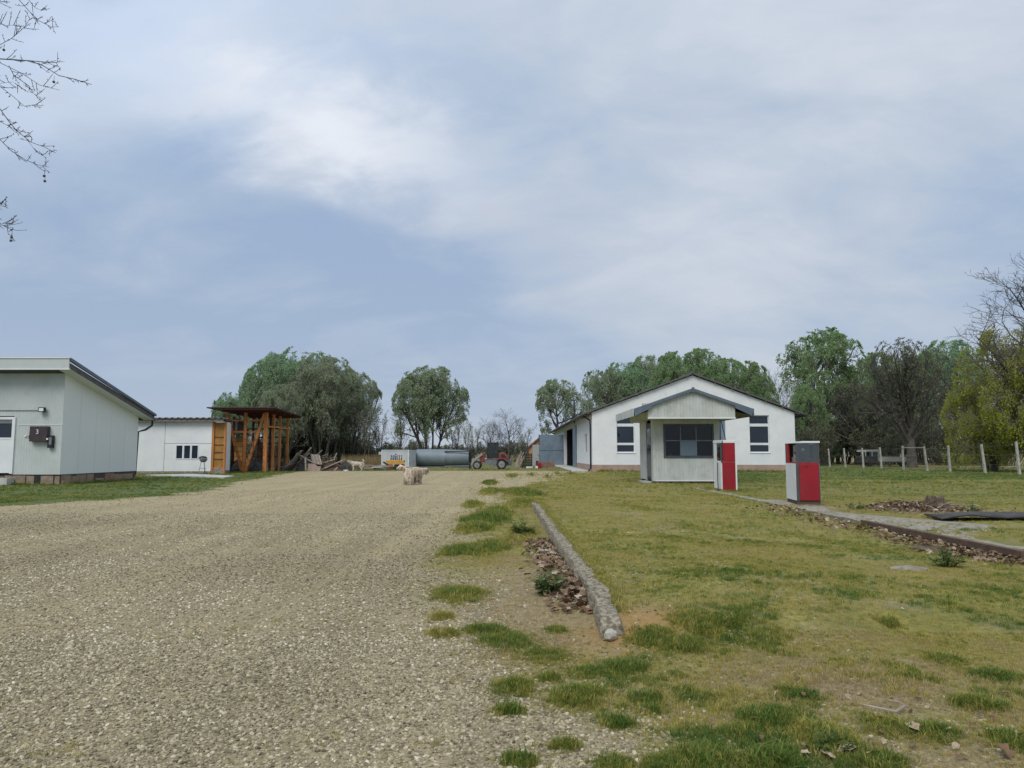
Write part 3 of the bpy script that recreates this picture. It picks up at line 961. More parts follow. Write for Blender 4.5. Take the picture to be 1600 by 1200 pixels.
tag(MB().bar((dX(532), dy - 1.5, .04), (dX(536.5), dy - 1.4, .26), .12, .05).build('board', m_wood2), 'short pale offcut leaning near the right foot of the scrap heap', 'board')
for k in range(16):
    c = Vector((dX(random.uniform(572, 606), 53), 53 + random.uniform(-.8, .8), random.uniform(.05, .34)))
    d = Vector((random.uniform(.4, .9), random.uniform(-.4, .4), random.uniform(-.05, .06)))
    c.z = max(c.z, abs(d.z) + .03)
    o = MB().bar(c - d, c + d, random.uniform(.1, .2), random.uniform(.03, .07)).build('board', random.choice([m_wood, m_rust, m_wood2]))
    tag(o, 'flat board in the low pile between the white dog and the white container', 'board', 'boards in the low pile by the container')
tag(MB().bar((dX(583, 52), 51.8, .2), (dX(599, 52), 52, .24), .16, .04).build('board', m_white), 'long white painted board on the low pile left of the container', 'board')
# dry reeds behind
random.seed(9)
rd = MB()
for k in range(3600):
    px = random.uniform(535, 612)
    Yq = random.uniform(58, 66)
    x = dX(px, Yq)
    hq = random.uniform(.5, 1.25)
    lean = random.uniform(-.15, .15)
    rd.add([(x - .018, Yq, 0), (x + .018, Yq, 0), (x + lean, Yq, hq)], [(0, 1, 2)])
kind(rd.build('dry_reeds', leaf_mat('dry reeds', (0.20, 0.145, 0.07), (0.36, 0.27, 0.14), 0.2)), 'stuff')

# ------------------------------------------------------------------ container with painted letters
cy_ = 57.0
ct = thing('container', 'low white steel container with coloured lettering on its side', 'container', ((597 - 800) / F * cy_, cy_, 0))
cx0, cx1 = dX(597, cy_), dX(640, cy_)
m_contain = M('chalky white container', (0.56, 0.57, 0.57), (0.49, 0.50, 0.51), 1.5, 0.6)
bx('body', m_contain, ct, cx0 + .03, cx1 - .03, cy_, cy_ + 4.2, .22, 1.40)
MB().box(cx0, cx1, cy_ - .03, cy_ + 4.23, 1.402, 1.45).box(cx0, cx1, cy_ - .03, cy_ + 4.23, .16, .218).build('frame', m_white, ct)
for a in (cx0, cx1 - .06):
    bx('corner_post', m_white, ct, a, a + .06, cy_ - .035, cy_ + .03, .22, 1.40)
dd = MB()
for k in range(13):
    dd.box(cx1 - .028, cx1 - .012, cy_ + .25 + k * .3, cy_ + .33 + k * .3, .25, 1.38)
dd.build('side_ribs', m_white, ct)
for z_ in (.35, .8, 1.25):
    bx('hinge', m_dark, ct, cx1 + .001, cx1 + .03, cy_ + .02, cy_ + .09, z_, z_ + .07)
bx('vent_box', m_contain, ct, cx0 - .26, cx0 - .002, cy_ + .3, cy_ + .8, 1.08, 1.30)
# letters, each its own shape: A A i L L i
LET = [('A', 613, (0.025, 0.03, 0.10)), ('A', 616.8, (0.03, 0.03, 0.12)), ('i', 619.4, (0.02, 0.035, 0.09)), ('L', 621.9, (0.13, 0.16, 0.13)), ('L', 625, (0.16, 0.035, 0.05)), ('i', 628.3, (0.04, 0.03, 0.05))]
for k, (chh, px, colr) in enumerate(LET):
    xx = dX(px, cy_)
    zb_ = .64
    m = MB()
    yy = (cy_ - .012, cy_ - .001)
    if chh == 'A':
        m.prism([(xx - .095, zb_), (xx - .04, zb_), (xx - .02, zb_ + .3), (xx - .03, zb_ + .40), (xx - .06, zb_ + .40)], *yy)
        m.prism([(xx + .095, zb_), (xx - .02, zb_ + .402), (xx + .03, zb_ + .402), (xx + .05, zb_ + .30)][::-1], *yy)
        m.box(xx - .035, xx + .04, yy[0], yy[1], zb_ + .08, zb_ + .14)
    elif chh == 'i':
        hh = .36 if k == 2 else .24
        m.box(xx - .035, xx + .035, yy[0], yy[1], zb_, zb_ + hh)
        m.box(xx - .05, xx + .05, yy[0], yy[1], zb_ + hh + .07, zb_ + hh + .15)
    else:
        m.box(xx - .04, xx + .02, yy[0], yy[1], zb_ + .062, zb_ + .42)
        m.box(xx - .04, xx + .09, yy[0], yy[1], zb_, zb_ + .06)
    m.build('letter', M('letter paint ' + str(k), colr, colr, 1, .6), ct)

# yellow implement in front of the container
iy = 54.0
im = thing('field_cultivator', 'yellow and orange farm implement parked in front of the white container', 'farm implement', (dX(618, iy), iy, 0))
bx('hopper', m_yellow, im, dX(605, iy), dX(632.5, iy), iy - .3, iy + .5, .52, .68, bevel=.02)
bx('beam', m_yellow, im, dX(607, iy), dX(633, iy), iy - .35, iy - .22, .40, .50)
bx('beam', m_orange, im, dX(608, iy), dX(616, iy), iy - .36, iy - .2, .26, .385)
for px in (609, 613, 624.5, 630, 632.5):
    MB().bar((dX(px, iy), iy - .25, .4), (dX(px, iy) + .08, iy - .3, .0), .06, .1).build('tine', m_orange, im)
MB().lathe((dX(621, iy), iy - .38, .22), [(.16, 0), (.19, .04), (.19, .12), (.16, .16)], 'Y', 14).build('wheel', m_tyre, im, True)
MB().bar((dX(611, iy), iy - .3, .26), (dX(601.5, iy), iy - .4, .56), .09, .12).build('drawbar', m_dark, im)
MB().bar((dX(611.5, iy), iy - .42, .16), (dX(604, iy), iy - .5, .36), .07, .05).build('drawbar', m_wood2, im)

# ------------------------------------------------------------------ silver tank lying on skids
ky = 62.0
tk = thing('steel_silo', 'silver steel silo lying on its side behind the red loader', 'silo', (dX(694, ky), ky, 0))
cz = .80
xa, xb, xc = dX(652, ky), dX(698, ky), dX(733, ky)
pr = [(.10, xa)]
for k in range(20):
    u = xa + .02 + (xb - xa - .04) * k / 19
    pr.append((.73 + (.012 if k % 2 else 0), u))
MB().lathe((0, ky, cz), pr + [(.70, xb)], 'X', 28).build('shell', m_galv, tk, True)
MB().lathe((0, ky, cz), [(.715, xb + .004), (.70, xb + .5), (.66, xc - .5), (.60, xc)], 'X', 28).build('end_section', m_galv, tk, True)
MB().lathe((0, ky, cz), [(.745, xb - .03), (.745, xb + .03)], 'X', 28).build('hoop', m_grey, tk, True)
for zq, ya in ((1.33, -.62), (.12, -.62)):
    MB().bar((xb - .1, ky + ya, zq), (xc + .35, ky + ya, zq + .04), .08).build('leg', m_dark if zq > 1 else m_galv, tk)
MB().box(xa - .1, xc, ky - .5, ky - .38, 0, .1).box(xa - .1, xc, ky + .38, ky + .5, 0, .1).build('skid', m_grey, tk)
ld = MB().bar((xa - .6, ky + .15, 1.62), (xc - .9, ky + .15, 1.62), .03).bar((xa - .6, ky - .15, 1.62), (xc - .9, ky - .15, 1.62), .03)
for k in range(18):
    xx = xa - .5 + k * .2
    ld.bar((xx, ky - .15, 1.62), (xx, ky + .15, 1.62), .025)
    if k % 3 == 0 and xx > xa:
        ld.bar((xx, ky, 1.52), (xx, ky, 1.62), .025)
ld.build('ladder', m_dark, tk)
MB().box(xc + .02, xc + .22, ky - .1, ky + .1, 0, 1.5).build('end_post', m_dark, tk)

# ------------------------------------------------------------------ compact wheel loader
ly = 55.0
S = ly / F
lo = thing('wheel_loader', 'small red wheel loader with dark cab and grey lift arm', 'loader', ((768 - 800) * S, ly, 0))


def lx(px):
    return (px - 768) * S


def lz(py):
    return (733 - py) * S


def lpoly(name, pts, mat, y0, y1, parent=lo, bevel=.0):
    return MB().prism([(lx(a), lz(b_)) for a, b_ in pts][::-1], y0, y1).build(name, mat, parent, bevel=bevel, local=True)


for px, r in ((746.2, 6.6), (784, 7.9)):
    for s in (-1, 1):
        yy = .62 * s
        wh = MB().lathe((lx(px), yy, r * S), [(.18, -.13), (r * S * .86, -.14), (r * S, -.10), (r * S, .10), (r * S * .86, .14), (.18, .13)], 'Y', 26).build('wheel', m_tyre, lo, True, local=True)
        MB().lathe((lx(px), yy - .0, r * S), [(.05, -.15), (r * S * .5, -.149), (r * S * .62, -.145), (r * S * .64, .145), (.05, .15)], 'Y', 20).build('rim', m_rim, wh, True, local=True)
        MB().lathe((lx(px), yy, r * S), [(.07, -.17), (.07, .17)], 'Y', 10).build('hub', m_grey, wh, True, local=True)
lpoly('chassis', [(758, 717), (790, 717), (790, 727), (770, 728), (758, 724)], m_grey, -.42, .42)
lpoly('counterweight', [(788, 718), (800, 718.5), (800, 727), (790, 727)], M('dark green grey casting', (0.10, 0.125, 0.12), rough=.6), -.46, .46)
lpoly('hood', [(779.5, 708), (784, 706.6), (789, 707.5), (793, 711.5), (795, 718), (779.5, 718)], m_loader, -.45, .45, bevel=.03)
lpoly('hood_grille', [(783, 710), (788, 710.5), (791.5, 715), (783, 715)], m_dark, -.456, -.452)
lpoly('rear_fender', [(776, 718), (781, 715.5), (787, 715.5), (794, 721), (793, 722), (787, 717), (781, 717), (777, 719)], m_loader, -.80, -.47)
cab = lpoly('cab', [(761.2, 715.8), (778.8, 715.8), (778.8, 708), (761.2, 708)], m_dark, -.5, .5)
for a, b_ in (((761.6, 708), (763.0, 693.5)), ((773.6, 708), (773.6, 693.5)), ((778, 708), (777.6, 693.5))):
    for s in (-1, 1):
        MB().bar((lx(a[0]), .47 * s, lz(a[1])), (lx(b_[0]), .47 * s, lz(b_[1])), .08).build('pillar', m_dark, cab, local=True)
lpoly('cab_roof', [(761.5, 693.6), (779, 693.6), (779, 692), (763, 691.8)], m_dark, -.54, .54, cab)
lpoly('cab_glass', [(762.5, 708), (773, 708), (773, 694), (763.6, 694)], glass_cab, -.475, -.468, cab)
lpoly('cab_glass', [(774.3, 708), (777.4, 708), (777.2, 694), (774.3, 694)], glass_cab, -.475, -.468, cab)
lpoly('cab_glass', [(762.5, 708), (773, 708), (773, 694), (763.6, 694)], glass_cab, .468, .475, cab)
lpoly('seat', [(767, 712), (773, 712), (774, 703), (772.3, 703), (771.5, 709.5), (767, 709.5)], m_mat, -.2, .2, cab)
lpoly('front_frame', [(750, 721), (749.5, 711), (752, 706), (755.5, 706), (758.5, 713), (758.5, 722), (753, 722.5)], m_loader, -.3, .3, bevel=.02)
for s in (-.33, .33):
    MB().bar((lx(754), s, lz(709)), (lx(741), s, lz(719)), .11, .16).bar((lx(741), s, lz(719)), (lx(734.5), s, lz(730)), .10, .14).build('lift_arm', M('pale grey arm', (.33, .33, .31), rough=.6), lo, local=True)
MB().bar((lx(751), 0, lz(714)), (lx(738.5), 0, lz(723)), .09).build('hydraulic_cylinder', m_grey, lo, local=True)
lpoly('fork_carriage', [(733.5, 731), (736, 731), (735.5, 722), (734, 722)], m_dark, -.55, .55)
for s in (-.3, .3):
    MB().bar((lx(734.5), s, lz(731.4)), (lx(721), s, lz(732.3)), .10, .05).build('fork', m_grey, lo, local=True)
lpoly('headlight', [(758.6, 717), (760.3, 717), (760.3, 715.5), (758.6, 715.5)], m_white, -.5, -.43)
MB().tube([(lx(781), .2, lz(707)), (lx(781), .2, lz(702))], .035, 8).build('exhaust', m_dark, lo, True, local=True)

# ------------------------------------------------------------------ clutter right of the loader
cyy = 60.0
tag(heap('brush_heap', m_wood, dX(810, cyy), cyy, .32, .4, .8, 31), 'grey brown brush heap between loader and dark crates', 'brush')
random.seed(41)
for k in range(9):
    c = Vector((dX(806 + k * .9, cyy), cyy - .5 + random.uniform(-.1, .1), .02))
    tag(MB().tube([c, c + Vector((random.uniform(.1, .6), .15, random.uniform(.9, 1.45)))], [.035, .018], 6).build('branch', m_wood2), 'dry branch leaning on the brush heap right of the loader', 'branch', 'branches on the brush heap')
crate_l = ['lowest dark slatted crate right of the brush heap', 'second dark slatted crate in the stack right of the brush heap', 'topmost dark slatted crate in the stack right of the brush heap']
for k in range(3):
    x0, x1 = dX(816, cyy), dX(831.5, cyy)
    z0 = k * .40
    cr = thing('crate', crate_l[k], 'crate', ((x0 + x1) / 2, cyy, z0), 0, 'dark crates right of the brush heap')
    for j in range(3):
        bx('slat', m_dark, cr, x0, x1, cyy - .02, cyy, z0 + .02 + j * .125, z0 + .11 + j * .125)
        bx('slat', m_dark, cr, x0, x1, cyy + .8, cyy + .82, z0 + .02 + j * .125, z0 + .11 + j * .125)
        bx('slat', m_dark, cr, x1 - .022, x1 - .002, cyy + .001, cyy + .799, z0 + .02 + j * .125, z0 + .11 + j * .125)
    bx('base', m_rust, cr, x0 + .01, x1 - .03, cyy + .001, cyy + .79, z0, z0 + .02)
    for xx in (x0 + .01, x1 - .08):
        bx('corner_post', m_dark, cr, xx, xx + .05, cyy + .002, cyy + .05, z0 + .021, z0 + .39)
cb = thing('metal_cabinet', 'tall pale grey metal cabinet left of the open blue door', 'cabinet', (dX(837, 64), 64, 0))
bx('body', M('pale grey cabinet', (.34, .36, .35), rough=.6), cb, dX(832, 64), dX(842.5, 64), 64, 64.5, .05, 1.9, bevel=.01)
bx('door', M('pale grey cabinet door', (.37, .39, .38), rough=.6), cb, dX(832.5, 64), dX(842, 64), 63.975, 63.998, .1, 1.86)
bx('handle', m_dark, cb, dX(841, 64), dX(841.5, 64), 63.94, 63.974, .95, 1.1)
tag(bx('white_block', m_white, None, dX(822, 59), dX(832, 59), 58.8, 59.1, 0, .13, bevel=.01), 'long white block lying in front of the dark crates', 'block')
rc = thing('plastic_canister', 'red plastic canister by the brick stack', 'canister', (dX(842, 58.5), 58.5, 0))
rx0 = dX(839, 58.5)
MB().prism([(rx0, .0), (rx0 + .36, .0), (rx0 + .36, .36), (rx0 + .28, .46), (rx0 + .08, .46), (rx0, .38)], 58.35, 58.6).build('body', m_red, rc, bevel=.03)
MB().tube([(rx0 + .1, 58.47, .46), (rx0 + .12, 58.47, .53), (rx0 + .25, 58.47, .53), (rx0 + .27, 58.47, .46)], .025, 6).build('handle', m_red, rc)
wc = thing('plastic_canister', 'small white plastic canister standing left of the red canister', 'canister', (dX(838, 57.8), 57.8, 0))
wx_ = dX(836.2, 57.8)
MB().prism([(wx_, .0), (wx_ + .2, .0), (wx_ + .2, .16), (wx_ + .15, .2), (wx_, .2)], 57.7, 57.85).build('body', m_white, wc, bevel=.015)
MB().lathe((wx_ + .05, 57.77, .2), [(.03, 0), (.03, .04)], 'Z', 10).build('cap', m_dark, wc)
tag(bx('black_bag', m_mat, None, dX(837, 59.6), dX(841, 59.6), 59.5, 59.8, 0, .6, bevel=.05), 'black bag standing behind the red canister', 'bag')
bs = thing('brick_stack', 'low stack of red bricks on a pallet in front of the blue door', 'bricks', (dX(856, 58.8), 58.8, 0))
b0x, bw_ = dX(846.5, 58.8), (dX(866.5, 58.8) - dX(846.5, 58.8)) / 5
bx('pallet', m_wood, bs, b0x, b0x + 5 * bw_, 58.6, 59.1, 0, .07)
for j in range(5):
    for k in range(5):
        bx('brick', m_brick, bs, b0x + k * bw_ + .006 + (j % 2) * .01, b0x + (k + 1) * bw_ - .006 + (j % 2) * .01, 58.6 + random.uniform(0, .02), 59.0, .075 + j * .09, .158 + j * .09)
# red-roofed house far behind
fy = 112.0
fh = thing('far_house', 'far house with red tiled roof and peach wall left of the open blue door', 'house', (dX(832, fy), fy, 0))
MB().prism([(dX(826, fy), 0), (dX(862, fy), 0), (dX(862, fy), 1.9), (dX(844, fy), 3.5), (dX(826, fy), 1.9)], fy, fy + 9).build('wall', m_peach, fh)
MB().add([(dX(844, fy), fy - .3, 3.72), (dX(844, fy), fy + 9, 3.72), (dX(816, fy), fy + 9, 1.35), (dX(816, fy), fy - .3, 1.35), (dX(872, fy), fy - .3, 1.35), (dX(872, fy), fy + 9, 1.35),
          (dX(844, fy), fy - .3, 3.55), (dX(844, fy), fy + 9, 3.55), (dX(816, fy), fy + 9, 1.2), (dX(816, fy), fy - .3, 1.2), (dX(872, fy), fy - .3, 1.2), (dX(872, fy), fy + 9, 1.2)],
         [(0, 1, 2, 3), (0, 4, 5, 1), (6, 9, 8, 7), (6, 7, 11, 10), (0, 3, 9, 6), (0, 6, 10, 4), (3, 2, 8, 9), (4, 10, 11, 5)]).build('roof', m_roof_red, fh)
bx('window', m_navy, fh, dX(838, fy), dX(846, fy), fy - .02, fy - .001, .7, 1.7)

# ------------------------------------------------------------------ big white barn
by, byb = 48.2, 92.0
bl, br = 5.24, 18.5
bc = (bl + br) / 2
ze, zp = 3.86, 6.30
barn = thing('white_barn', 'big white gabled barn with dark roof and tall windows', 'barn', (bc, by, 0))


def bX(px):
    return (px - 800) / F * by


def bZ(py):
    return H + (HOR - py) / F * by


def gable(x):
    return zp - (zp - ze) * abs(x - bc) / (bc - bl)


zpl = bZ(726)
wins = [(bX(963.2), bX(991.3)), (bX(1170.7), bX(1201.5))]
wb, wt = bZ(707), bZ(649)
dx0, dx1, dzt = bX(1090), bX(1133), 3.42
fw = MB()
cuts = [(bl, wins[0][0], None), (wins[0][0], wins[0][1], 'w'), (wins[0][1], dx0, None), (dx0, dx1, 'd'), (dx1, wins[1][0], None), (wins[1][0], wins[1][1], 'w'), (wins[1][1], br, None)]
for a, b_, k in cuts:
    def seg(z0, z1=None):
        pts = [(a, z0), (b_, z0)]
        if z1 is None:
            pts.append((b_, gable(b_)))
            if a < bc < b_:
                pts.append((bc, zp))
            pts.append((a, gable(a)))
        else:
            pts += [(b_, z1), (a, z1)]
        fw.prism(pts, by, by + .25)
    if k is None:
        seg(zpl)
    elif k == 'w':
        seg(zpl, wb)
        seg(wt)
    else:
        seg(dzt)
fw.build('front_wall', m_render, barn)
MB().box(bl - .02, dx0 - .004, by - .03, by + .2, 0, zpl - .002).box(dx1 + .004, br + .02, by - .03, by + .2, 0, zpl - .002).build('plinth', m_plinth, barn)
sw = MB()
dY0, dY1 = 62.6, 74.0
nY0, nY1, nZ0, nZ1 = 51.6, 53.5, 1.3, 2.55
sw.box(bl, bl + .25, by + .252, nY0, zpl, ze).box(bl, bl + .25, nY1, dY0, zpl, ze).box(bl, bl + .25, nY0, nY1, zpl, nZ0).box(bl, bl + .25, nY0, nY1, nZ1, ze)
sw.box(bl, bl + .25, dY0, dY1, 3.45, ze).box(bl, bl + .25, dY1, byb, 0, ze)
sw.build('side_wall', m_render, barn)
bx('plinth', m_plinth, barn, bl - .03, bl + .2, by + .202, dY0 - 2.9, 0, zpl - .002)
bx('side_window', M('grey board', (.42, .42, .40), rough=.8), barn, bl + .10, bl + .14, nY0, nY1, nZ0, nZ1)
bx('side_wall', m_render, barn, br - .25, br, by + .252, byb, 0, ze)
MB().prism([(bl, 0), (br, 0), (br, ze), (bc, zp), (bl, ze)], byb, byb + .25).build('back_wall', m_render, barn)
# windows: three panes one over another
for a, b_ in wins:
    f_ = MB()
    for z0, z1 in ((wb, wb + .05), (bZ(695.5), bZ(692)), (bZ(666.5), bZ(662)), (wt - .05, wt)):
        f_.box(a, b_, by + .10, by + .16, z0, z1)
    wid = b_ - a
    f_.box(a, a + .04, by + .101, by + .159, wb + .051, wt - .051).box(b_ - .05, b_, by + .101, by + .159, wb + .051, wt - .051)
    wn = f_.build('window', m_white, barn)
    for z0, z1 in ((wb + .05, bZ(695.5)), (bZ(692), bZ(666.5)), (bZ(662), wt - .05)):
        bx('pane', m_navy, wn, a + .041, b_ - .051, by + .125, by + .135, z0 + .001, z1 - .001)
    bx('sill', m_white, wn, a - .03, b_ + .03, by - .04, by + .098, wb - .05, wb - .003)
dr = bx('entrance_door', m_bluegrey, barn, dx0 + .004, dx1 - .004, by + .1, by + .16, .02, dzt - .004)
bx('door_rail', m_bluegrey, dr, dx1 - .36, dx1 - .30, by + .07, by + .098, .05, dzt - .05)
bx('door_handle', m_dark, dr, dx0 + .2, dx0 + .25, by + .05, by + .098, 1.0, 1.2)
# roof: two dark corrugated slopes with purlin ends
ov, th = .62, .10
slope = (zp - ze) / (bc - bl)
yf = by - .22


def roofside(s):
    xe = bc + s * (bc - bl + ov)
    n = 150
    vs, fs = [], []
    z0, z1 = zp + .06, zp + .06 - slope * (bc - bl + ov)
    for i in range(n + 1):
        y_ = yf + (byb + .4 - yf) * i / n
        wv = .02 * math.sin(i * 2.4)
        vs += [(bc, y_, z0 + th + wv), (xe, y_, z1 + th + wv), (bc, y_, z0 + wv), (xe, y_, z1 + wv)]
    for i in range(n):
        k = 4 * i
        fs += [(k, k + 1, k + 5, k + 4), (k + 2, k + 6, k + 7, k + 3), (k + 1, k + 3, k + 7, k + 5)]
    fs += [(0, 2, 3, 1)]
    return MB().add(vs, fs).build('roof_slope', m_roofdark, barn)


roofside(-1)
roofside(1)
MB().tube([(bc, yf - .02, zp + .17), (bc, byb + .4, zp + .17)], .08, 8).build('ridge_cap', m_roofdark, barn)
for s in (-1, 1):
    for k in range(7):
        u = (k + .35) / 6.6
        xx = bc + s * (bc - bl + ov - .1) * u
        zq = zp - slope * abs(xx - bc) - .02
        bx('purlin', m_soffit, barn, xx - .05, xx + .05, by - .18, by - .002, zq - .0, zq + .08)
MB().prism([(bl - ov + .02, ze - slope * ov + .03), (bl - .002, ze - .03), (bl - .002, ze + .04)], by - .15, byb).build('soffit', m_soffit, barn)
MB().prism([(br + ov - .02, ze - slope * ov + .03), (br + .002, ze + .04), (br + .002, ze - .03)], by - .15, byb).build('soffit', m_soffit, barn)
MB().tube([(br + ov + .05, by - .2, ze - slope * ov), (br + ov + .05, byb, ze - slope * ov)], .08, 8).build('gutter', m_dark, barn, True)
MB().tube([(bl - .55, by + .4, ze - .22), (bl - .12, by + .25, ze - .5), (bl - .09, by + .25, 3.0), (bl - .09, by + .25, .25), (bl - .25, by + .05, .03)], .055, 8).build('downpipe', m_dark, barn, True)
MB().tube([(br + .45, by + .4, ze - .3), (br + .1, by + .5, ze - .6), (br + .1, by + .5, .1)], .05, 8).build('downpipe', m_grey, barn, True)
for k in range(3):
    bx('rafter_end', m_soffit, barn, bl - ov + .06, bl - .003, by + .6 + k * 2.2, by + .68 + k * 2.2, ze - .16, ze - .06)
# side doorway with open leaves
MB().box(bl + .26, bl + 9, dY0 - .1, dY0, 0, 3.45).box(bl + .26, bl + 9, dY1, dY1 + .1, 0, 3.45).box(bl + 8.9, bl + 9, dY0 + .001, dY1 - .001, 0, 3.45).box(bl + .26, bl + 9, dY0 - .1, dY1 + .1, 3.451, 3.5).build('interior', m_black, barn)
bx('open_leaf', m_bluegrey, barn, bl - .10, bl - .035, dY0 - 2.85, dY0 - .05, .03, 3.4)
bx('door_jamb', m_white, barn, bl - .03, bl + .26, dY1 - .02, dY1 + .35, 0, 3.45)
lf = bx('open_leaf', m_bluegrey, barn, dX(842.5, 74), bl - .06, 74.1, 74.17, .05, 3.03)
MB().box(dX(842.5, 74) - .06, dX(842.5, 74) - .003, 74.05, 74.22, 0.0, 3.06).build('leaf_edge', m_dark, lf)
MB().box(dX(843, 74), bl - .1, 74.06, 74.098, 1.5, 1.6).box(dX(856, 74), dX(856.8, 74), 74.05, 74.097, .05, 1.9).box(dX(861, 74), dX(861.8, 74), 74.05, 74.097, .05, 1.9).build('leaf_brace', m_bluegrey, lf)
bx('threshold', m_lightconc, barn, bl - 1.3, bl - .04, by + .5, dY1, -.02, .045)
# pole and bent pipe on the eave
MB().tube([(4.92, 58, 3.55), (4.92, 58, 5.35)], .05, 6).bar((4.75, 58, 5.36), (5.1, 58, 5.36), .06).build('mast', m_dark, barn)
MB().tube([P(919.5, 652, 49), P(919.5, 640, 49), P(918.5, 633, 49), P(914, 628, 49), P(908, 621, 49), P(902, 616, 49)], .04, 7).build('bent_pipe', m_grey, barn, True)

# ------------------------------------------------------------------ kiosk
qy = 29.4
kx0, kx1, kyb = 5.62, 8.23, 32.4
kz0, kz1 = .11, 2.56
kio = thing('kiosk', 'small pale boarded kiosk with slate gabled roof and wide window', 'kiosk', ((kx0 + kx1) / 2, qy, 0))


def kX(px, Y=qy):
    return (px - 800) / F * Y


def kZ(py, Y=qy):
    return H + (HOR - py) / F * Y


wx0, wx1, wz0, wz1 = kX(1037), kX(1113), kZ(714), kZ(664)
kw = MB()
kw.ribbed((kx0, qy), (wx0, qy), kz0, kz1, .125, .012, (0, -1))
kw.ribbed((wx1, qy), (kx1, qy), kz0, kz1, .125, .012, (0, -1))
kw.ribbed((wx0, qy), (wx1, qy), kz0, wz0, .125, .012, (0, -1))
kw.ribbed((wx0, qy), (wx1, qy), wz1, kz1, .125, .012, (0, -1))
kw.ribbed((kx1, qy), (kx1, kyb), kz0, kz1, .125, .012, (1, 0))
kw.ribbed((kx0, kyb), (kx0, qy + 1.55), kz0, kz1, .125, .012, (-1, 0))
kw.ribbed((kx1, kyb), (kx0, kyb), kz0, kz1, .125, .012, (0, 1))
kw.build('wall', m_kiosk, kio)
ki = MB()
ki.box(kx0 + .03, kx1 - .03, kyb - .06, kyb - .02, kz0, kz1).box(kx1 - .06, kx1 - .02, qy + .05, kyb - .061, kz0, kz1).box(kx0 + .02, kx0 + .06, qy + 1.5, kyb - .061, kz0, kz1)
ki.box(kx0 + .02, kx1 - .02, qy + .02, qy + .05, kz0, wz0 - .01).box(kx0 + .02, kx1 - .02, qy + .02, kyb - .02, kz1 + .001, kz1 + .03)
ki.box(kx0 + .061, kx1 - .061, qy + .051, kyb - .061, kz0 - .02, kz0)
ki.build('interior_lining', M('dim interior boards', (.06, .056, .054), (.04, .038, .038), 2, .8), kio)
MB().box(kx0 - .015, kx0 + .08, qy - .025, qy + .05, kz0 - .02, kz1).box(kx1 - .05, kx1 + .02, qy - .025, qy + .05, kz0 - .02, kz1).box(kx0 - .015, kx0 + .05, qy + 1.45, qy + 1.62, kz0 - .02, kz1).build('corner_trim', m_kiosk, kio)
bx('sill_strip', m_white, kio, kx0 + .081, kx1 - .051, qy - .03, qy - .014, kz0 - .02, kz0 + .02)
bx('plinth', M('dark red brick plinth', (.10, .05, .045), (.07, .045, .04), 6, .9), kio, kx0 + .05, kx1 - .03, qy + .04, kyb - .03, -.03, kz0 - .021)
dr = bx('door', M('dark brown door', (.055, .045, .05), (.04, .034, .04), 3, .5), kio, kx0 + .01, kx0 + .05, qy + .40, qy + 1.44, kz0 + .02, 2.42)
bx('door_glass', m_navy, dr, kx0 + .002, kx0 + .009, qy + .55, qy + 1.3, 1.3, 2.2)
bx('door_panel', M('grey door panel', (.15, .16, .17), rough=.6), dr, kx0 + .0, kx0 + .009, qy + .5, qy + 1.35, .25, 1.15)
bx('door_handle', m_grey, dr, kx0 - .04, kx0 - .003, qy + .46, qy + .50, 1.1, 1.16)
bx('door_jamb', m_kiosk, kio, kx0 - .012, kx0 + .05, qy + .081, qy + .395, kz0 - .02, kz1)
tag_step = bx('doorstep', m_lightconc, kio, kx0 - .35, kx0 - .02, qy + .3, qy + 1.5, -.03, .07)
# window frame
wf = MB().box(wx0 - .03, wx1 + .03, qy - .05, qy + .05, wz0 - .03, wz0 + .05).box(wx0 - .03, wx1 + .03, qy - .05, qy + .05, wz1 - .05, wz1 + .03)
wf.box(wx0 - .03, wx0 + .05, qy - .049, qy + .049, wz0 + .051, wz1 - .051).box(wx1 - .05, wx1 + .03, qy - .049, qy + .049, wz0 + .051, wz1 - .051)
win = wf.build('window', M('slate window frame', (.07, .085, .10), (.055, .068, .082), 4, .55), kio)
m_mull = M('grey glazing bar', (.16, .18, .20), rough=.5)
mx1, mx2, mz = wx0 + (wx1 - wx0) * .335, wx0 + (wx1 - wx0) * .655, wz0 + (wz1 - wz0) * .51
gb_ = MB().box(mx1 - .018, mx1 + .018, qy - .02, qy + .02, wz0 + .052, wz1 - .052).box(mx2 - .018, mx2 + .018, qy - .02, qy + .02, wz0 + .052, wz1 - .052)
for a, b_ in ((wx0 + .051, mx1 - .019), (mx1 + .019, mx2 - .019), (mx2 + .019, wx1 - .051)):
    gb_.box(a, b_, qy - .019, qy + .019, mz - .018, mz + .018)
gb_.build('glazing_bar', m_mull, win)
for i, (a, b_) in enumerate(((wx0 + .051, mx1 - .019), (mx1 + .019, mx2 - .019), (mx2 + .019, wx1 - .051))):
    bx('pane', glass_kiosk, win, a, b_, qy - .004, qy + .004, mz + .019, wz1 - .053)
    if i == 1:
        bx('blind_board', M('blue grey board', (.13, .18, .23), (.115, .16, .205), 2, .5), win, a, b_ + .05, qy - .014, qy - .006, wz0 + .053, mz - .019)
    else:
        bx('pane', glass_kiosk, win, a, b_, qy - .004, qy + .004, wz0 + .053, mz - .019)
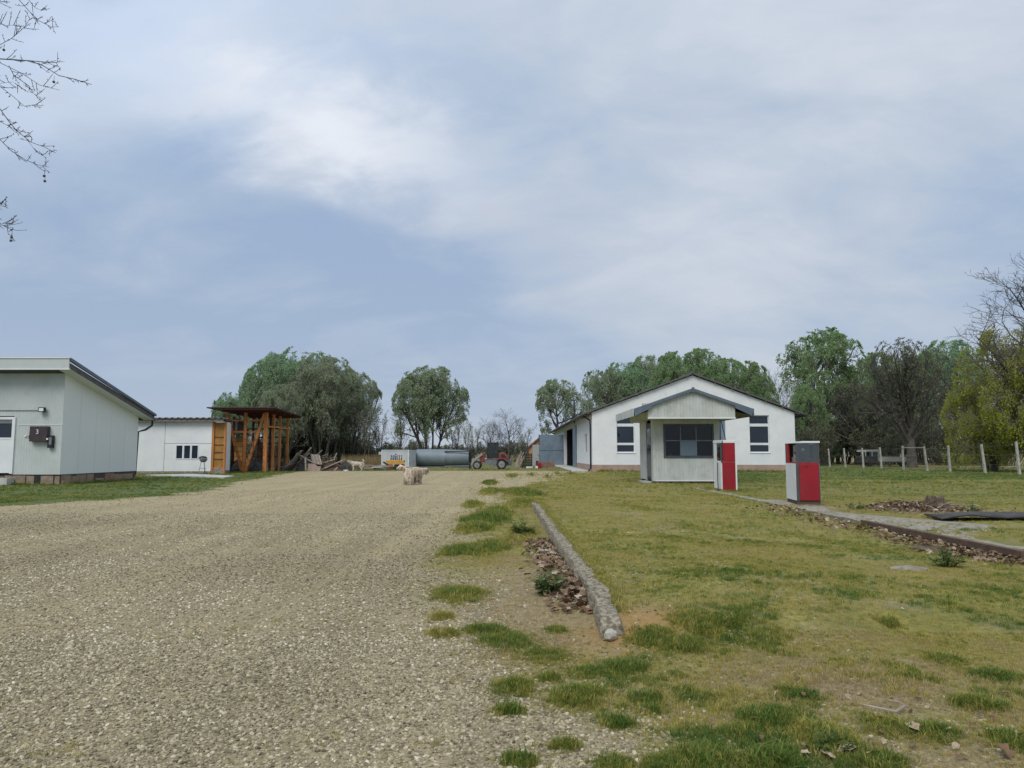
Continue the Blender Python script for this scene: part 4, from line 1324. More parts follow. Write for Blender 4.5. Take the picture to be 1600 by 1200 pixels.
# seen through the window
dk = thing('desk', 'dark desk inside the kiosk below its window', 'desk', (kx0 + 1.3, qy + .5, kz0))
bx('desk_top', m_rust, dk, kx0 + .15, kx1 - .15, qy + .2, qy + .85, 1.03, 1.07)
for xx in (kx0 + .2, kx1 - .25):
    bx('leg', m_dark, dk, xx, xx + .05, qy + .3, qy + .8, kz0 + .002, 1.028)
mo = thing('monitor', 'black screen standing on the kiosk desk at right', 'monitor', (mx2 + .35, qy + .5, 1.07))
bx('screen', m_dark, mo, mx2 + .09, wx1 - .14, qy + .42, qy + .48, 1.16, 1.60)
bx('stand', m_dark, mo, mx2 + .28, mx2 + .36, qy + .42, qy + .55, 1.07, 1.159)
cp = thing('cup', 'white cup on the kiosk desk at left', 'cup', (wx0 + .33, qy + .4, 1.07))
MB().lathe((wx0 + .33, qy + .4, 1.072), [(.035, 0), (.05, .06), (.05, .10), (.04, .10), (.035, .03)], 'Z', 12).build('body', m_white, cp, True)
MB().tube([(wx0 + .38, qy + .4, 1.15), (wx0 + .41, qy + .4, 1.13), (wx0 + .38, qy + .4, 1.10)], .008, 6).build('handle', m_white, cp)
lamp = thing('desk_lamp', 'dark green desk lamp inside the kiosk behind the lower left pane', 'lamp', (wx0 + .45, qy + .7, 1.07))
MB().lathe((wx0 + .45, qy + .7, 1.45), [(.16, 0), (.10, .10), (.03, .12)], 'Z', 12).build('lamp_shade', M('dark green enamel', (.01, .05, .045), rough=.4), lamp, True)
MB().tube([(wx0 + .45, qy + .7, 1.075), (wx0 + .45, qy + .7, 1.45)], .012, 6).build('stem', m_dark, lamp)
MB().lathe((wx0 + .45, qy + .7, 1.072), [(.08, 0), (.08, .02)], 'Z', 12).build('foot', m_dark, lamp)
# boxed frieze, gable and roof
rx0, rx1, ryf, ryb = 4.68, 9.28, 28.3, 33.0
rc_, rza, rze = 6.98, 3.68, 2.88
fx0, fx1, fyf, fyb, fz = 5.26, 8.62, 28.42, 32.7, 2.55


def kroof(x):
    return rza - (rza - rze) * abs(x - rc_) / (rx1 - rc_)


fr = MB()
fr.ribbed((fx0, fyf), (fx1, fyf), fz, lambda t_: kroof(fx0 + t_) - .05, .125, .012, (0, -1))
fr.ribbed((fx0, fyb), (fx0, fyf), fz, kroof(fx0) - .06, .125, .012, (-1, 0))
fr.ribbed((fx1, fyf), (fx1, fyb), fz, kroof(fx1) - .06, .125, .012, (1, 0))
fr.ribbed((fx1, fyb), (fx0, fyb), fz, lambda t_: kroof(fx1 - t_) - .05, .125, .012, (0, 1))
fr.build('frieze', m_kiosk, kio)
MB().box(fx0 + .01, fx1 - .01, fyf + .01, qy - .03, fz - .02, fz).box(fx0 + .01, fx1 - .01, kyb + .02, fyb - .01, fz - .02, fz).box(fx0 + .01, kx0 - .02, qy - .029, kyb + .019, fz - .02, fz).box(kx1 + .021, fx1 - .01, qy - .029, kyb + .019, fz - .02, fz).build('frieze_soffit', m_kiosk, kio)
MB().box(fx0 - .02, fx1 + .02, fyf - .03, fyf - .013, fz - .025, fz + .02).build('frieze_trim', m_white, kio)
for s in (-1, 1):
    xe = rc_ + s * (rx1 - rc_)
    ze_ = rze
    vs = [(rc_, ryf + .02, rza), (xe, ryf + .02, ze_), (xe, ryb, ze_), (rc_, ryb, rza), (rc_, ryf + .02, rza - .08), (xe, ryf + .02, ze_ - .08), (xe, ryb, ze_ - .08), (rc_, ryb, rza - .08)]
    MB().add(vs, [(0, 1, 2, 3), (4, 7, 6, 5), (0, 4, 5, 1), (1, 5, 6, 2), (2, 6, 7, 3)]).build('roof_slope', m_fascia, kio)
    # sloping front fascia, deep towards the eave
    d0, d1 = .10, .26
    MB().prism([(rc_, rza + .02), (xe, ze_ + .02), (xe - s * .04, ze_ - d1), (rc_ + s * 1.62, kroof(rc_ + s * 1.62) - .19), (rc_ + s * 1.60, kroof(rc_ + s * 1.60) - d0), (rc_, rza - d0)], ryf - .03, ryf + .018).build('gable_fascia', m_fascia, kio)
    MB().add([(xe, ryf + .02, ze_ - d1), (fx1 if s > 0 else fx0, ryf + .12, kroof(fx1) - .30), (fx1 if s > 0 else fx0, ryb, kroof(fx1) - .30), (xe, ryb, ze_ - d1)], [(0, 1, 2, 3)]).build('eave_soffit', m_soffit if s > 0 else m_kiosk, kio)
    bx('eave_fascia', m_kiosk if s < 0 else m_fascia, kio, min(xe, xe + s * .03), max(xe, xe + s * .03), ryf - .028, ryb, ze_ - d1 - .01, ze_ + .03)
    bx('eave_block', m_kiosk, kio, (fx1 + .015 if s > 0 else fx0 - .20), (fx1 + .12 if s > 0 else fx0 - .015), fyf - .03, fyf + .2, fz + .43 - .05, fz + .43 + .14)
bx('gable_plate', m_fascia, kio, rc_ - .05, rc_ + .05, ryf - .05, ryf - .031, rza - .14, rza + .05)
MB().tube([(kx1 + .06, qy - .06, 2.52), (kx1 + .05, qy - .06, 1.6), (kx1 + .03, qy - .04, .2)], .018, 6).build('cable', m_dark, kio)
MB().tube([(kx1 + .10, qy - .06, 2.50), (kx1 + .2, qy - .3, 1.7), (kx1 + .15, qy - .5, .95), (kx1 - .1, qy - .4, .2)], .014, 6).build('cable', m_dark, kio)

# ------------------------------------------------------------------ fuel pumps
py1 = thing('fuel_pump', 'nearer red and white fuel pump with dark glass head on the concrete island', 'fuel pump', (6.80, 17.0, .03), math.radians(-7), 'old fuel pumps by the kiosk')
W, D = .26, 1.0      # half width, depth
m_frame = M('dark grey pump frame', (.085, .095, .095), (.07, .078, .078), 5, .5)
bx('base', m_rust, py1, -W + .01, W - .01, .03, D - .02, 0, .07, local=True)
bx('cabinet', m_frame, py1, -W, W, .02, D, .071, .93, local=True, bevel=.01)
fd = bx('door_panel', m_red, py1, -W + .055, W - .03, -.008, .0185, .09, .925, local=True, bevel=.008)
MB().lathe((-.04, -.009, .865), [(.018, -.012), (.018, 0)], 'Y', 10).build('lock', m_dark, fd, local=True)
bx('side_panel', m_white_enamel, py1, -W - .012, -W - .001, .06, D - .03, .085, .93, local=True, bevel=.004)
bx('side_panel', m_white_enamel, py1, W + .001, W + .012, .06, D - .03, .085, .93, local=True, bevel=.004)
for xx, yy in ((-W, .02), (W - .035, .02), (-W, D - .035), (W - .035, D - .035)):
    bx('head_post', m_frame, py1, xx, xx + .035, yy, yy + .035, .931, 1.40, local=True)
bx('head_post', m_red, py1, -W, -W + .03, D - .30, D - .04, .932, 1.399, local=True)
bx('head_floor', m_red, py1, -W + .001, W - .001, .021, D - .001, .93, .955, local=True)
bx('head_back', m_frame, py1, -W + .036, W - .036, D - .03, D - .01, .956, 1.40, local=True)
bx('head_glass', glass_pump, py1, -W + .036, W - .036, .03, .036, .956, 1.399, local=True)
mc = bx('meter_drum', M('pale dusty meter', (.50, .50, .45), (.36, .36, .32), 6, .8), py1, -W + .12, W - .06, .42, .74, .99, 1.36, local=True)
bx('dial', m_dark, mc, -W + .112, -W + .119, .54, .60, 1.14, 1.20, local=True)
bx('gear_plate', M('pinkish plate', (.42, .30, .25), rough=.8), mc, -W + .09, -W + .119, .40, .76, .957, 1.07, local=True)
bx('counter_plate', M('dark teal plate', (.075, .095, .10), (.11, .13, .13), 4, .4), py1, -W + .04, W - .04, .05, .06, .957, 1.395, local=True)
bx('counter_slot', m_black, py1, .06, .125, .042, .049, 1.06, 1.36, local=True)
MB().lathe((-.09, .047, 1.25), [(.032, -.006), (.032, .003)], 'Y', 12).build('counter_eye', m_white, py1, local=True)
MB().lathe((-.09, .045, 1.02), [(.012, -.02), (.012, .005)], 'Y', 8).build('knob', m_dark, py1, local=True)
bx('slot_cap', m_white, py1, .04, .14, .042, .049, 1.365, 1.38, local=True)
bx('top_cap', m_white_enamel, py1, -W + .13, W + .015, -.01, D * .6, 1.402, 1.445, local=True, bevel=.006)
bx('head_top', m_white_enamel, py1, -W - .002, W, .0, D, 1.4005, 1.4015, local=True)
MB().tube([(W + .03, .25, .95), (W + .06, .28, .7), (W + .05, .5, .35), (W + .04, .7, .6), (W + .03, .75, .92)], .017, 8).build('hose', m_dark, py1, True, local=True)

p2 = thing('fuel_pump', 'farther red and white fuel pump in front of the kiosk corner', 'fuel pump', (6.86, 23.4, .0), math.radians(0), 'old fuel pumps by the kiosk')
W, D = .235, .9
bx('base', m_rust, p2, -W + .01, W - .01, .06, D, 0, .05, local=True)
bx('cabinet', m_white_enamel, p2, -W, W, .02, D, .051, .955, local=True, bevel=.01)
fd = bx('door_panel', m_red, p2, -W + .02, W - .04, -.01, .0185, .03, .92, local=True, bevel=.008)
MB().prism([(-.03, .031), (.05, .031), (.03, .09), (.02, .13), (.0, .08)], -.014, -.0105).build('dent', m_dark, fd, local=True)
hd = bx('head_panel', m_red, p2, -W + .02, W - .04, -.01, .0185, .935, 1.515, local=True, bevel=.008)
bx('head', m_frame, p2, -W + .03, W, .02, D, .956, 1.52, local=True)
bx('head_frame', m_white_enamel, p2, -W + .001, -W + .029, .55, D - .001, .957, 1.52, local=True)
bx('head_frame', m_frame, p2, -W - .004, -W + .029, .0, .10, .90, 1.52, local=True)
bx('dial_plate', M('grey green dial', (.33, .36, .32), (.24, .27, .25), 9, .4), p2, -W + .012, -W + .0295, .14, .86, 1.06, 1.50, local=True)
bx('dial_glass', glass_pump, p2, -W + .002, -W + .006, .12, .54, .97, 1.51, local=True)
bx('top_cap', m_white_enamel, p2, -W - .01, W - .02, -.012, D + .01, 1.522, 1.61, local=True, bevel=.008)
bx('side_panel', m_white_enamel, p2, -W - .012, -W - .001, .05, D - .03, .07, .95, local=True, bevel=.004)
bx('trim_strip', m_white_enamel, p2, W - .035, W + .012, -.004, .0195, .05, 1.52, local=True)
MB().tube([(-W + .03, -.02, 1.6), (-W + .03, -.03, .98)], .016, 6).build('pipe', m_dark, p2, local=True)
MB().tube([(-W - .05, .3, .9), (-W - .08, .2, .3), (-W - .12, .0, .02), (-W + .05, -.15, .03)], .014, 6).build('hose', m_dark, p2, True, local=True)

# ------------------------------------------------------------------ concrete island, rubber sheet
isl = MB()
rr = random.Random(2)
ys = np.arange(9.2, 25.4, .4)
top = []
for y_ in ys:
    j = rr.uniform(-.035, .035)
    w2 = 6.75 + .2 * math.sin(y_ * 1.7) + rr.uniform(-.15, .15) + (1.9 * max(0, 1 - abs(y_ - 13.0) / 2.0))
    w2 = 7.5 if 16.4 < y_ < 18.6 else (6.5 + rr.uniform(-.15, .15) if y_ > 18.6 else w2)
    top.append(((6.13 + j, y_), (w2, y_)))
vs, fs = [], []
for (a, y_), (b_, _) in top:
    zt = .02 + .006 * rr.uniform(-1, 1)
    vs += [(a, y_, -.14), (a, y_, zt), ((a + b_) / 2, y_, zt + .012), (b_, y_, zt - .045), (b_, y_, -.14)]
for i in range(len(top) - 1):
    for j in range(4):
        k = 5 * i + j
        fs.append((k, k + 1, k + 6, k + 5))
fs += [(0, 4, 3, 2, 1)]
kind(isl.add(vs, fs).build('concrete_island', m_conc), 'structure')
bm_ = MB().bar((6.10, 8.9, -.005), (6.07, 12.9, .005), .09, .09)
tag(bm_.build('steel_edging', m_rust, bevel=.006), 'rusty brown steel edging beam along the concrete island', 'edging')
sh = MB()
vs, fs = [], []
nu, nv = 14, 8
for i in range(nu + 1):
    for j in range(nv + 1):
        u, v_ = i / nu, j / nv
        x = 7.55 + 2.6 * u + .25 * v_
        y_ = 13.1 + 1.0 * v_ + .35 * math.sin(u * 3.0) * (1 - v_) - .25 * u
        z = .06 + .07 * math.sin(u * math.pi) * math.sin(v_ * math.pi) + .05 * (1 - v_) * math.sin(u * 5.5 + .4) ** 2
        vs.append((x, y_, z))
for i in range(nu):
    for j in range(nv):
        k = i * (nv + 1) + j
        fs.append((k, k + nv + 1, k + nv + 2, k + 1))
so = sh.add(vs, fs).build('rubber_sheet', m_mat, smooth=True)
md = so.modifiers.new('thick', 'SOLIDIFY')
md.thickness = .03
tag(so, 'dark buckled rubber sheet lying over the concrete at right', 'rubber sheet')

# ------------------------------------------------------------------ rough concrete kerb
kb = MB()
vs, fs = [], []
prof = [(-.068, -.08), (-.067, .0), (-.066, .05), (-.064, .100), (-.058, .126), (-.03, .131), (.0, .133), (.03, .131), (.06, .122), (.085, .03)]
ys = np.arange(4.93, 17.2, .032)
for y_ in ys:
    xc_ = float(kerb_x(y_))
    k = min(1, .45 + (y_ - 4.9) / .2) if y_ < 5.1 else 1.0
    sink = max(0, (y_ - 15.5) * .04)
    br_ = mnoise.noise(Vector((1, y_ * .9, 7)))
    blk = int(y_ / .83 + .3 * math.sin(y_))
    bo = (math.sin(blk * 12.9898) * 43758.5453) % 1 - .5
    wob_ = mnoise.noise(Vector((4, y_ * 1.6, 1)))
    for i, (dx_, dz_) in enumerate(prof):
        big = mnoise.noise(Vector((dx_ * 6, y_ * 3.1, dz_ * 6)))
        nn = big * .010 + mnoise.noise(Vector((dx_ * 38, y_ * 24, dz_ * 38 + 5))) * .013 + mnoise.noise(Vector((dx_ * 90, y_ * 60, dz_ * 90 + 5))) * .008
        chip = -.03 * max(0, mnoise.noise(Vector((dx_ * 12, y_ * 6.5, 3))) - .25) * (i in (3, 4, 5, 6, 7))
        vs.append((xc_ + dx_ * (1 + .22 * wob_) + nn + .014 * br_ + .012 * bo, y_, dz_ * (k if dz_ > 0 else 1) + (nn + chip * 1.6 + .014 * bo + .012 * wob_) * (dz_ > 0) - sink))
n = len(prof)
for i in range(len(ys) - 1):
    for j in range(n - 1):
        k = i * n + j
        fs.append((k, k + n, k + n + 1, k + 1))
fs.append(tuple(range(n)))
m_kerb = M('mossy rough concrete', (0.36, 0.315, 0.235), (0.15, 0.128, 0.085), 34.0, 0.97, bump=1.0, detail=8, lo=.42, hi=.58, grime=(0.12, 0.105, 0.055))
o = kb.add(vs, fs).build('concrete_kerb', m_kerb)
kind(o, 'structure')


def rock(name, c, r, mat, seed, sq=(1, 1, .8)):
    random.seed(seed)
    import bmesh
    bm = bmesh.new()
    bmesh.ops.create_icosphere(bm, subdivisions=2, radius=r)
    for v in bm.verts:
        v.co *= 1 + .28 * mnoise.noise(v.co * 2.2 / r + Vector((seed, 0, 0))) + .1 * mnoise.noise(v.co * 6 / r)
        v.co = Vector((v.co.x * sq[0], v.co.y * sq[1], v.co.z * sq[2]))
    me_ = bpy.data.meshes.new(name)
    bm.to_mesh(me_)
    bm.free()
    me_.materials.append(mat)
    o_ = bpy.data.objects.new(name, me_)
    o_.location = c
    C.objects.link(o_)
    return o_


tag(rock('stone', (.635, 4.87, .035), .045, M('pale stone', (.50, .48, .42), (.38, .36, .3), 12, .9, bump=.5), 4), 'pale stone at the near end of the concrete kerb', 'stone')

# ------------------------------------------------------------------ fence
fence = thing('wire_fence', 'row of pale concrete fence posts strung with wire at the right edge of the lawn', 'fence', (28.2, 41.2, 0))
rr = random.Random(8)
fps = [1588, 1535, 1480, 1445, 1408, 1374, 1346, 1318, 1294]
ytop = [690, 694, 696, 697.5, 697, 699, 700, 700.5, 701]
pts = [(28.2, 28.2 * F / (px - 800)) for px in fps]
lean = [-.10, -.11, -.05, -.12, -.02, -.07, -.03, -.08, -.07]
tops = []
for (x, y_), yt, ln_ in zip(pts, ytop, lean):
    zt = H + (HOR - yt) / F * y_
    tp = Vector((x + ln_ * 1.2, y_ + rr.uniform(-.05, .05), zt))
    MB().tube([(x, y_, -.2), tuple(tp)], [.085, .07], 4).build('post', m_post, fence)
    tops.append((Vector((x, y_, 0)), tp))
for y_ in (38.3, 35.3, 32.3):
    MB().tube([(28.2, y_, -.2), (28.15, y_, 1.85)], [.085, .07], 4).build('post', m_post, fence)
for f_ in (.3, .6, .9):
    MB().tube([b_.lerp(t_, f_) + Vector((-.08, 0, 0)) for b_, t_ in tops], .008, 4).build('wire', m_grey, fence)
MB().bar(tops[4][1] - Vector((.05, 0, .1)), tops[3][1] - Vector((.02, 0, .08)), .05, .05).build('top_rail', m_post, fence)

# pale truck parked behind the fence
ty2 = 66.0
tr_ = thing('flatbed_truck', 'old pale flatbed truck parked behind the fence posts', 'truck', (dX(1385, ty2), ty2, 0))


def uX(px):
    return dX(px, ty2)


def uZ(py):
    return H + (HOR - py) / F * ty2


m_trk = M('chalky cream paint', (.42, .42, .37), (.34, .34, .3), 2, .7)
bx('side_board', m_trk, tr_, uX(1371), uX(1424), ty2, ty2 + .05, uZ(721), uZ(713.5))
bx('bed', m_rust, tr_, uX(1371), uX(1424), ty2 + .051, ty2 + 1.9, uZ(723), uZ(721.2))
bx('side_board', m_trk, tr_, uX(1371), uX(1424), ty2 + 1.901, ty2 + 1.95, uZ(721), uZ(713.5))
MB().prism([(uX(1348), uZ(723)), (uX(1369.5), uZ(723)), (uX(1369.5), uZ(713)), (uX(1348), uZ(713.5))], ty2 + .05, ty2 + 1.85).build('cab', m_mat, tr_, bevel=.04)
MB().prism([(uX(1350), uZ(706)), (uX(1372), uZ(706)), (uX(1372), uZ(702.5)), (uX(1352), uZ(702.8))], ty2 + .1, ty2 + 1.8).build('cab_roof', m_trk, tr_, bevel=.03)
for px in (1351, 1361, 1370.5):
    MB().bar((uX(px), ty2 + .12, uZ(713)), (uX(px), ty2 + .12, uZ(706)), .07).build('pillar', m_trk, tr_)
MB().box(uX(1351.5), uX(1370), ty2 + .14, ty2 + .15, uZ(713), uZ(706)).build('cab_window', m_navy, tr_)
for px in (1357, 1408):
    MB().lathe((uX(px), ty2 + .2, .38), [(.1, -.12), (.36, -.11), (.38, 0), (.36, .11), (.1, .12)], 'Y', 18).build('wheel', m_tyre, tr_, True)

# ------------------------------------------------------------------ dogs
def dog(name, label, loc, heading, scale, coat, tail, cords, headturn=0.0, seed=1, cordlen=1.0, headdrop=0.0):
    random.seed(seed)
    root = thing(name, label, 'dog', loc, heading)
    V, E, R = [], [], []

    def vv(p, r, par=None):
        V.append(tuple(c * scale for c in p))
        R.append(r * scale)
        if par is not None:
            E.append((par, len(V) - 1))
        return len(V) - 1
    mid = vv((0, 0, .50), .155)
    hip = vv((-.30, 0, .50), .14, mid)
    sho = vv((.28, 0, .52), .15, mid)
    ct_, st_ = math.cos(headturn), math.sin(headturn)
    nk = vv((.41, .02 * st_, .60 - headdrop), .10, sho)
    hd_ = vv((.41 + .14 * ct_, .14 * st_, .66 - headdrop * 1.5), .12, nk)
    mz_ = vv((.41 + .26 * ct_, .26 * st_, .61 - headdrop * 1.6), .07, hd_)
    for s in (-1, 1):
        a = vv((.26, .10 * s, .38), .065, sho)
        b_ = vv((.24, .11 * s, .22), .045, a)
        c = vv((.27, .11 * s, .05), .035, b_)
        vv((.33, .11 * s, .03), .03, c)
        a = vv((-.30, .10 * s, .40), .075, hip)
        b_ = vv((-.22, .12 * s, .28), .055, a)
        c = vv((-.36, .12 * s, .16), .038, b_)
        d = vv((-.34, .12 * s, .045), .033, c)
        vv((-.27, .12 * s, .03), .03, d)
        e = vv((.41 + .12 * ct_ - .085 * s * st_, .12 * st_ + .085 * s * ct_, .67 - headdrop * 1.5), .035, hd_)
        vv((.41 + .12 * ct_ - .11 * s * st_, .12 * st_ + .11 * s * ct_, .56 - headdrop * 1.5), .022, e)
    pv = hip
    for q, r in tail:
        pv = vv(q, r, pv)
    me_ = bpy.data.meshes.new('body')
    me_.from_pydata(V, E, [])
    me_.materials.append(coat)
    o_ = bpy.data.objects.new('body', me_)
    C.objects.link(o_)
    o_.parent = root
    sk = o_.modifiers.new('skin', 'SKIN')
    sk.use_smooth_shade = True
    for i, r in enumerate(R):
        me_.skin_vertices[0].data[i].radius = (r, r)
    me_.skin_vertices[0].data[0].use_root = True
    sb = o_.modifiers.new('sub', 'SUBSURF')
    sb.levels = 2
    sb.render_levels = 2
    # eyes and nose
    fdir = Vector((ct_, st_, 0))
    side = Vector((-st_, ct_, 0))
    hp_ = Vector((.41 + .14 * ct_, .14 * st_, .66 - headdrop * 1.5))
    mp_ = Vector((.41 + .26 * ct_, .26 * st_, .61 - headdrop * 1.6))
    MB().lathe((mp_ + fdir * .022) * scale, [(.004, -.016 * scale), (.02 * scale, 0), (.004, .016 * scale)], 'Z', 8).build('nose', m_dark, root, True, local=True)
    for s in (-1, 1):
        MB().lathe((hp_ + fdir * .07 + side * .045 * s + Vector((0, 0, .035))) * scale, [(.003, -.012 * scale), (.013 * scale, 0), (.003, .012 * scale)], 'Z', 8).build('eye', m_dark, root, True, local=True)
    # corded coat hanging from back, flanks, legs, head and tail
    m = MB()

    def strand(p, L, r, out):
        p = Vector(p) * scale
        L *= scale
        r *= scale
        o2 = Vector(out) * .035 * scale
        z_end = max(p.z - L, .012)
        q1 = p + o2 + Vector((random.gauss(0, .006), random.gauss(0, .006), -.25 * (p.z - z_end)))
        q2 = p + o2 * 1.25 + Vector((random.gauss(0, .012), random.gauss(0, .012), -(p.z - z_end)))
        m.tube([p, q1, q2], [r * .8, r, r * .45], 4)
    for k in range(cords):
        a = random.uniform(-math.pi, math.pi)
        u = random.uniform(-.42, .40)
        rad = .15 if abs(u) < .33 else .12
        sx, cz_ = math.sin(a), math.cos(a)
        if cz_ < -.15:
            continue
        p = (u, rad * sx * 1.02, .50 + rad * cz_ * 1.0 + .01)
        strand(p, cordlen * random.uniform(.16, .40) * (0.45 + .55 * abs(sx)) * (.58 + .42 * min(1, (abs(u) / .28) ** 2)), random.uniform(.008, .016), (random.gauss(0, .25), sx, 0))
    for k in range(cords // 4):
        a = random.uniform(math.pi * .5, math.pi * 1.5)
        z_ = random.uniform(.34, .60)
        strand((-.36 + .10 * math.cos(a), .14 * math.sin(a), z_), cordlen * random.uniform(.2, .42), random.uniform(.010, .018), (math.cos(a), math.sin(a), 0))
    for k in range(cords // 5):
        a = random.uniform(0, 2 * math.pi)
        hp2 = hp_ + fdir * random.uniform(-.04, .09) + Vector((.085 * math.cos(a), .085 * math.sin(a), random.uniform(.0, .10)))
        strand(hp2, cordlen * random.uniform(.10, .26), random.uniform(.010, .017), (math.cos(a), math.sin(a), 0))
    for i in range(len(tail) - 1):
        for k in range(cords // 22 + 2):
            p = Vector(tail[i][0]).lerp(Vector(tail[i + 1][0]), random.random())
            strand(p + Vector((random.gauss(0, .02), random.gauss(0, .02), 0)), cordlen * random.uniform(.06, .14), .01, (random.gauss(0, .5), random.gauss(0, .5), 0))
    for lx_, ly_ in ((.25, .11), (.25, -.11), (-.31, .12), (-.31, -.12)):
        for k in range(cords // 14):
            a = random.uniform(0, 2 * math.pi)
            z_ = random.uniform(.14, .42)
            strand((lx_ + .05 * math.cos(a), ly_ + .05 * math.sin(a), z_), cordlen * random.uniform(.1, .3), random.uniform(.009, .015), (math.cos(a) * .6, math.sin(a) * .6, 0))
    m.build('coat', coat, root, local=True)
    return root


dogloc = G(646, 757)
dog('dog', 'shaggy corded cream dog walking away on the gravel', (dogloc.x, dogloc.y, 0), math.radians(66), 1.02, m_fluff,
    [((-.42, .05, .57), .05), ((-.50, .12, .66), .045), ((-.56, .22, .70), .04), ((-.58, .33, .64), .03)], 900, headturn=-.95, seed=3, cordlen=.82, headdrop=.09)
d2 = P(561, 735, 50.5)
dog('dog', 'white dog with curled tail standing beside the scrap heap', (d2.x, 49.9, 0), math.radians(176), .95, m_fluff_white,
    [((-.42, 0, .60), .05), ((-.47, 0, .72), .05), ((-.43, 0, .80), .045), ((-.35, 0, .78), .03)], 200, headturn=0.3, seed=5, cordlen=.35)

# ------------------------------------------------------------------ trees
def rot_dir(d, ang, az):
    a = d.orthogonal().normalized()
    b_ = d.cross(a)
    return (d * math.cos(ang) + (a * math.cos(az) + b_ * math.sin(az)) * math.sin(ang)).normalized()


def dome_clamp(segs, leaves, zlo=.38, rq=80, soft=.22):
    ends = np.array([s[1] for s in segs])
    zt = float(np.percentile(ends[:, 2], 97))
    ra = float(np.percentile(np.hypot(ends[:, 0], ends[:, 1]), rq)) * 1.12
    zc = zt * .56
    rz = zt - zc

    def f(p):
        u = Vector((p.x / ra, p.y / ra, (p.z - zc) / (rz if p.z > zc else zc * 1.05)))
        r = u.length
        if r <= 1 or p.z < zt * .2:
            return p
        k = (1 + (r - 1) * soft) / r
        return Vector((p.x * k, p.y * k, zc + (p.z - zc) * k))
    return [(f(a), f(b), c, d, e) for a, b, c, d, e in segs], [f(p) for p in leaves]


def grow(seed, trunks, levels, up, wander, leaf_n=0, leaf=.1, droop=0.0, leaf_up=0.0):
    """trunks: [(pos, dir, length, radius)]; levels: per level (children, angle deg, length ratio, radius ratio, first child at)"""
    R = random.Random(seed)
    segs = []
    leaves = []
    stack = [(Vector(p), Vector(d).normalized(), L, r, 0) for p, d, L, r in trunks]
    nl = len(levels)
    while stack:
        p, d, L, r, lv = stack.pop()
        n = 6 if lv == 0 else (5 if lv == 1 else (3 if lv < 3 else 2))
        path = [p.copy()]
        dirs = []
        dd = d.copy()
        for i in range(n):
            wz = wander[min(lv, len(wander) - 1)]
            dd = (dd + Vector((R.gauss(0, wz), R.gauss(0, wz), R.gauss(0, wz))) + Vector((0, 0, up[min(lv, len(up) - 1)]))).normalized()
            p = p + dd * (L / n)
            path.append(p.copy())
            dirs.append(dd.copy())
        for i in range(n):
            e = .25 if lv else .3
            segs.append((path[i], path[i + 1], r * (1 - (1 - e) * i / n), r * (1 - (1 - e) * (i + 1) / n), lv))
        if lv < nl:
            ch, an, lr, rr_, first = levels[lv]
            for k in range(ch):
                t_ = first + (1 - first) * (k + R.random()) / ch
                i = min(n - 1, int(t_ * n))
                q = path[i].lerp(path[i + 1], t_ * n - i)
                nd = rot_dir(dirs[i], math.radians(an * R.uniform(.65, 1.3)), R.uniform(0, 2 * math.pi))
                stack.append((q, nd, L * lr * R.uniform(.7, 1.2) * (1.15 - .45 * t_), max(r * rr_ * (1 - .6 * t_ * .7), .004), lv + 1))
        if lv >= nl - 1 and leaf_n:
            for k in range(leaf_n if lv == nl else leaf_n // 2):
                t_ = R.random() * n
                i = min(n - 1, int(t_))
                leaves.append(path[i].lerp(path[i + 1], t_ - i) + Vector((R.gauss(0, leaf * .8), R.gauss(0, leaf * .8), R.gauss(0, leaf * .8) - droop * R.random())))
    return segs, leaves


def seg_mesh(name, segs, sides, mat, extra=None):
    n = len(segs)
    a = np.array([s[0] for s in segs])
    b_ = np.array([s[1] for s in segs])
    ra = np.array([s[2] for s in segs])[:, None, None]
    rb = np.array([s[3] for s in segs])[:, None, None]
    d = b_ - a
    d /= np.maximum(np.linalg.norm(d, axis=1, keepdims=True), 1e-9)
    ref = np.where(np.abs(d[:, 2:3]) > .9, np.array([[1., 0, 0]]), np.array([[0, 0, 1.]]))
    u = np.cross(d, ref)
    u /= np.linalg.norm(u, axis=1, keepdims=True)
    v = np.cross(d, u)
    th_ = np.arange(sides) * 2 * np.pi / sides
    ring = u[:, None, :] * np.cos(th_)[None, :, None] + v[:, None, :] * np.sin(th_)[None, :, None]
    co_ = np.concatenate([a[:, None, :] + ring * ra, b_[:, None, :] + ring * rb], 1).reshape(-1, 3)
    j = np.arange(sides)
    q = np.stack([j, (j + 1) % sides, (j + 1) % sides + sides, j + sides], -1)
    faces = (np.arange(n)[:, None, None] * 2 * sides + q[None]).reshape(-1, 4)
    if extra is not None:
        faces = np.concatenate([faces, extra[1] + len(co_)])
        co_ = np.concatenate([co_, extra[0]])
    me_ = bpy.data.meshes.new(name)
    np_mesh(me_, co_, faces)
    me_.polygons.foreach_set('use_smooth', np.ones(len(me_.polygons), bool))
    me_.materials.append(mat)
    return me_


def ribbon_mesh(segs):
    n = len(segs)
    a = np.array([s[0] for s in segs])
    b_ = np.array([s[1] for s in segs])
    r = np.array([s[2] for s in segs])[:, None]
    d = b_ - a
    g = np.random.default_rng(n)
    u = np.cross(d, g.normal(size=(n, 3)))
    u /= np.maximum(np.linalg.norm(u, axis=1, keepdims=True), 1e-9)
    co_ = np.stack([a - u * r, a + u * r, b_ + u * r * .6, b_ - u * r * .6], 1).reshape(-1, 3)
    return co_, np.arange(4 * n).reshape(n, 4)


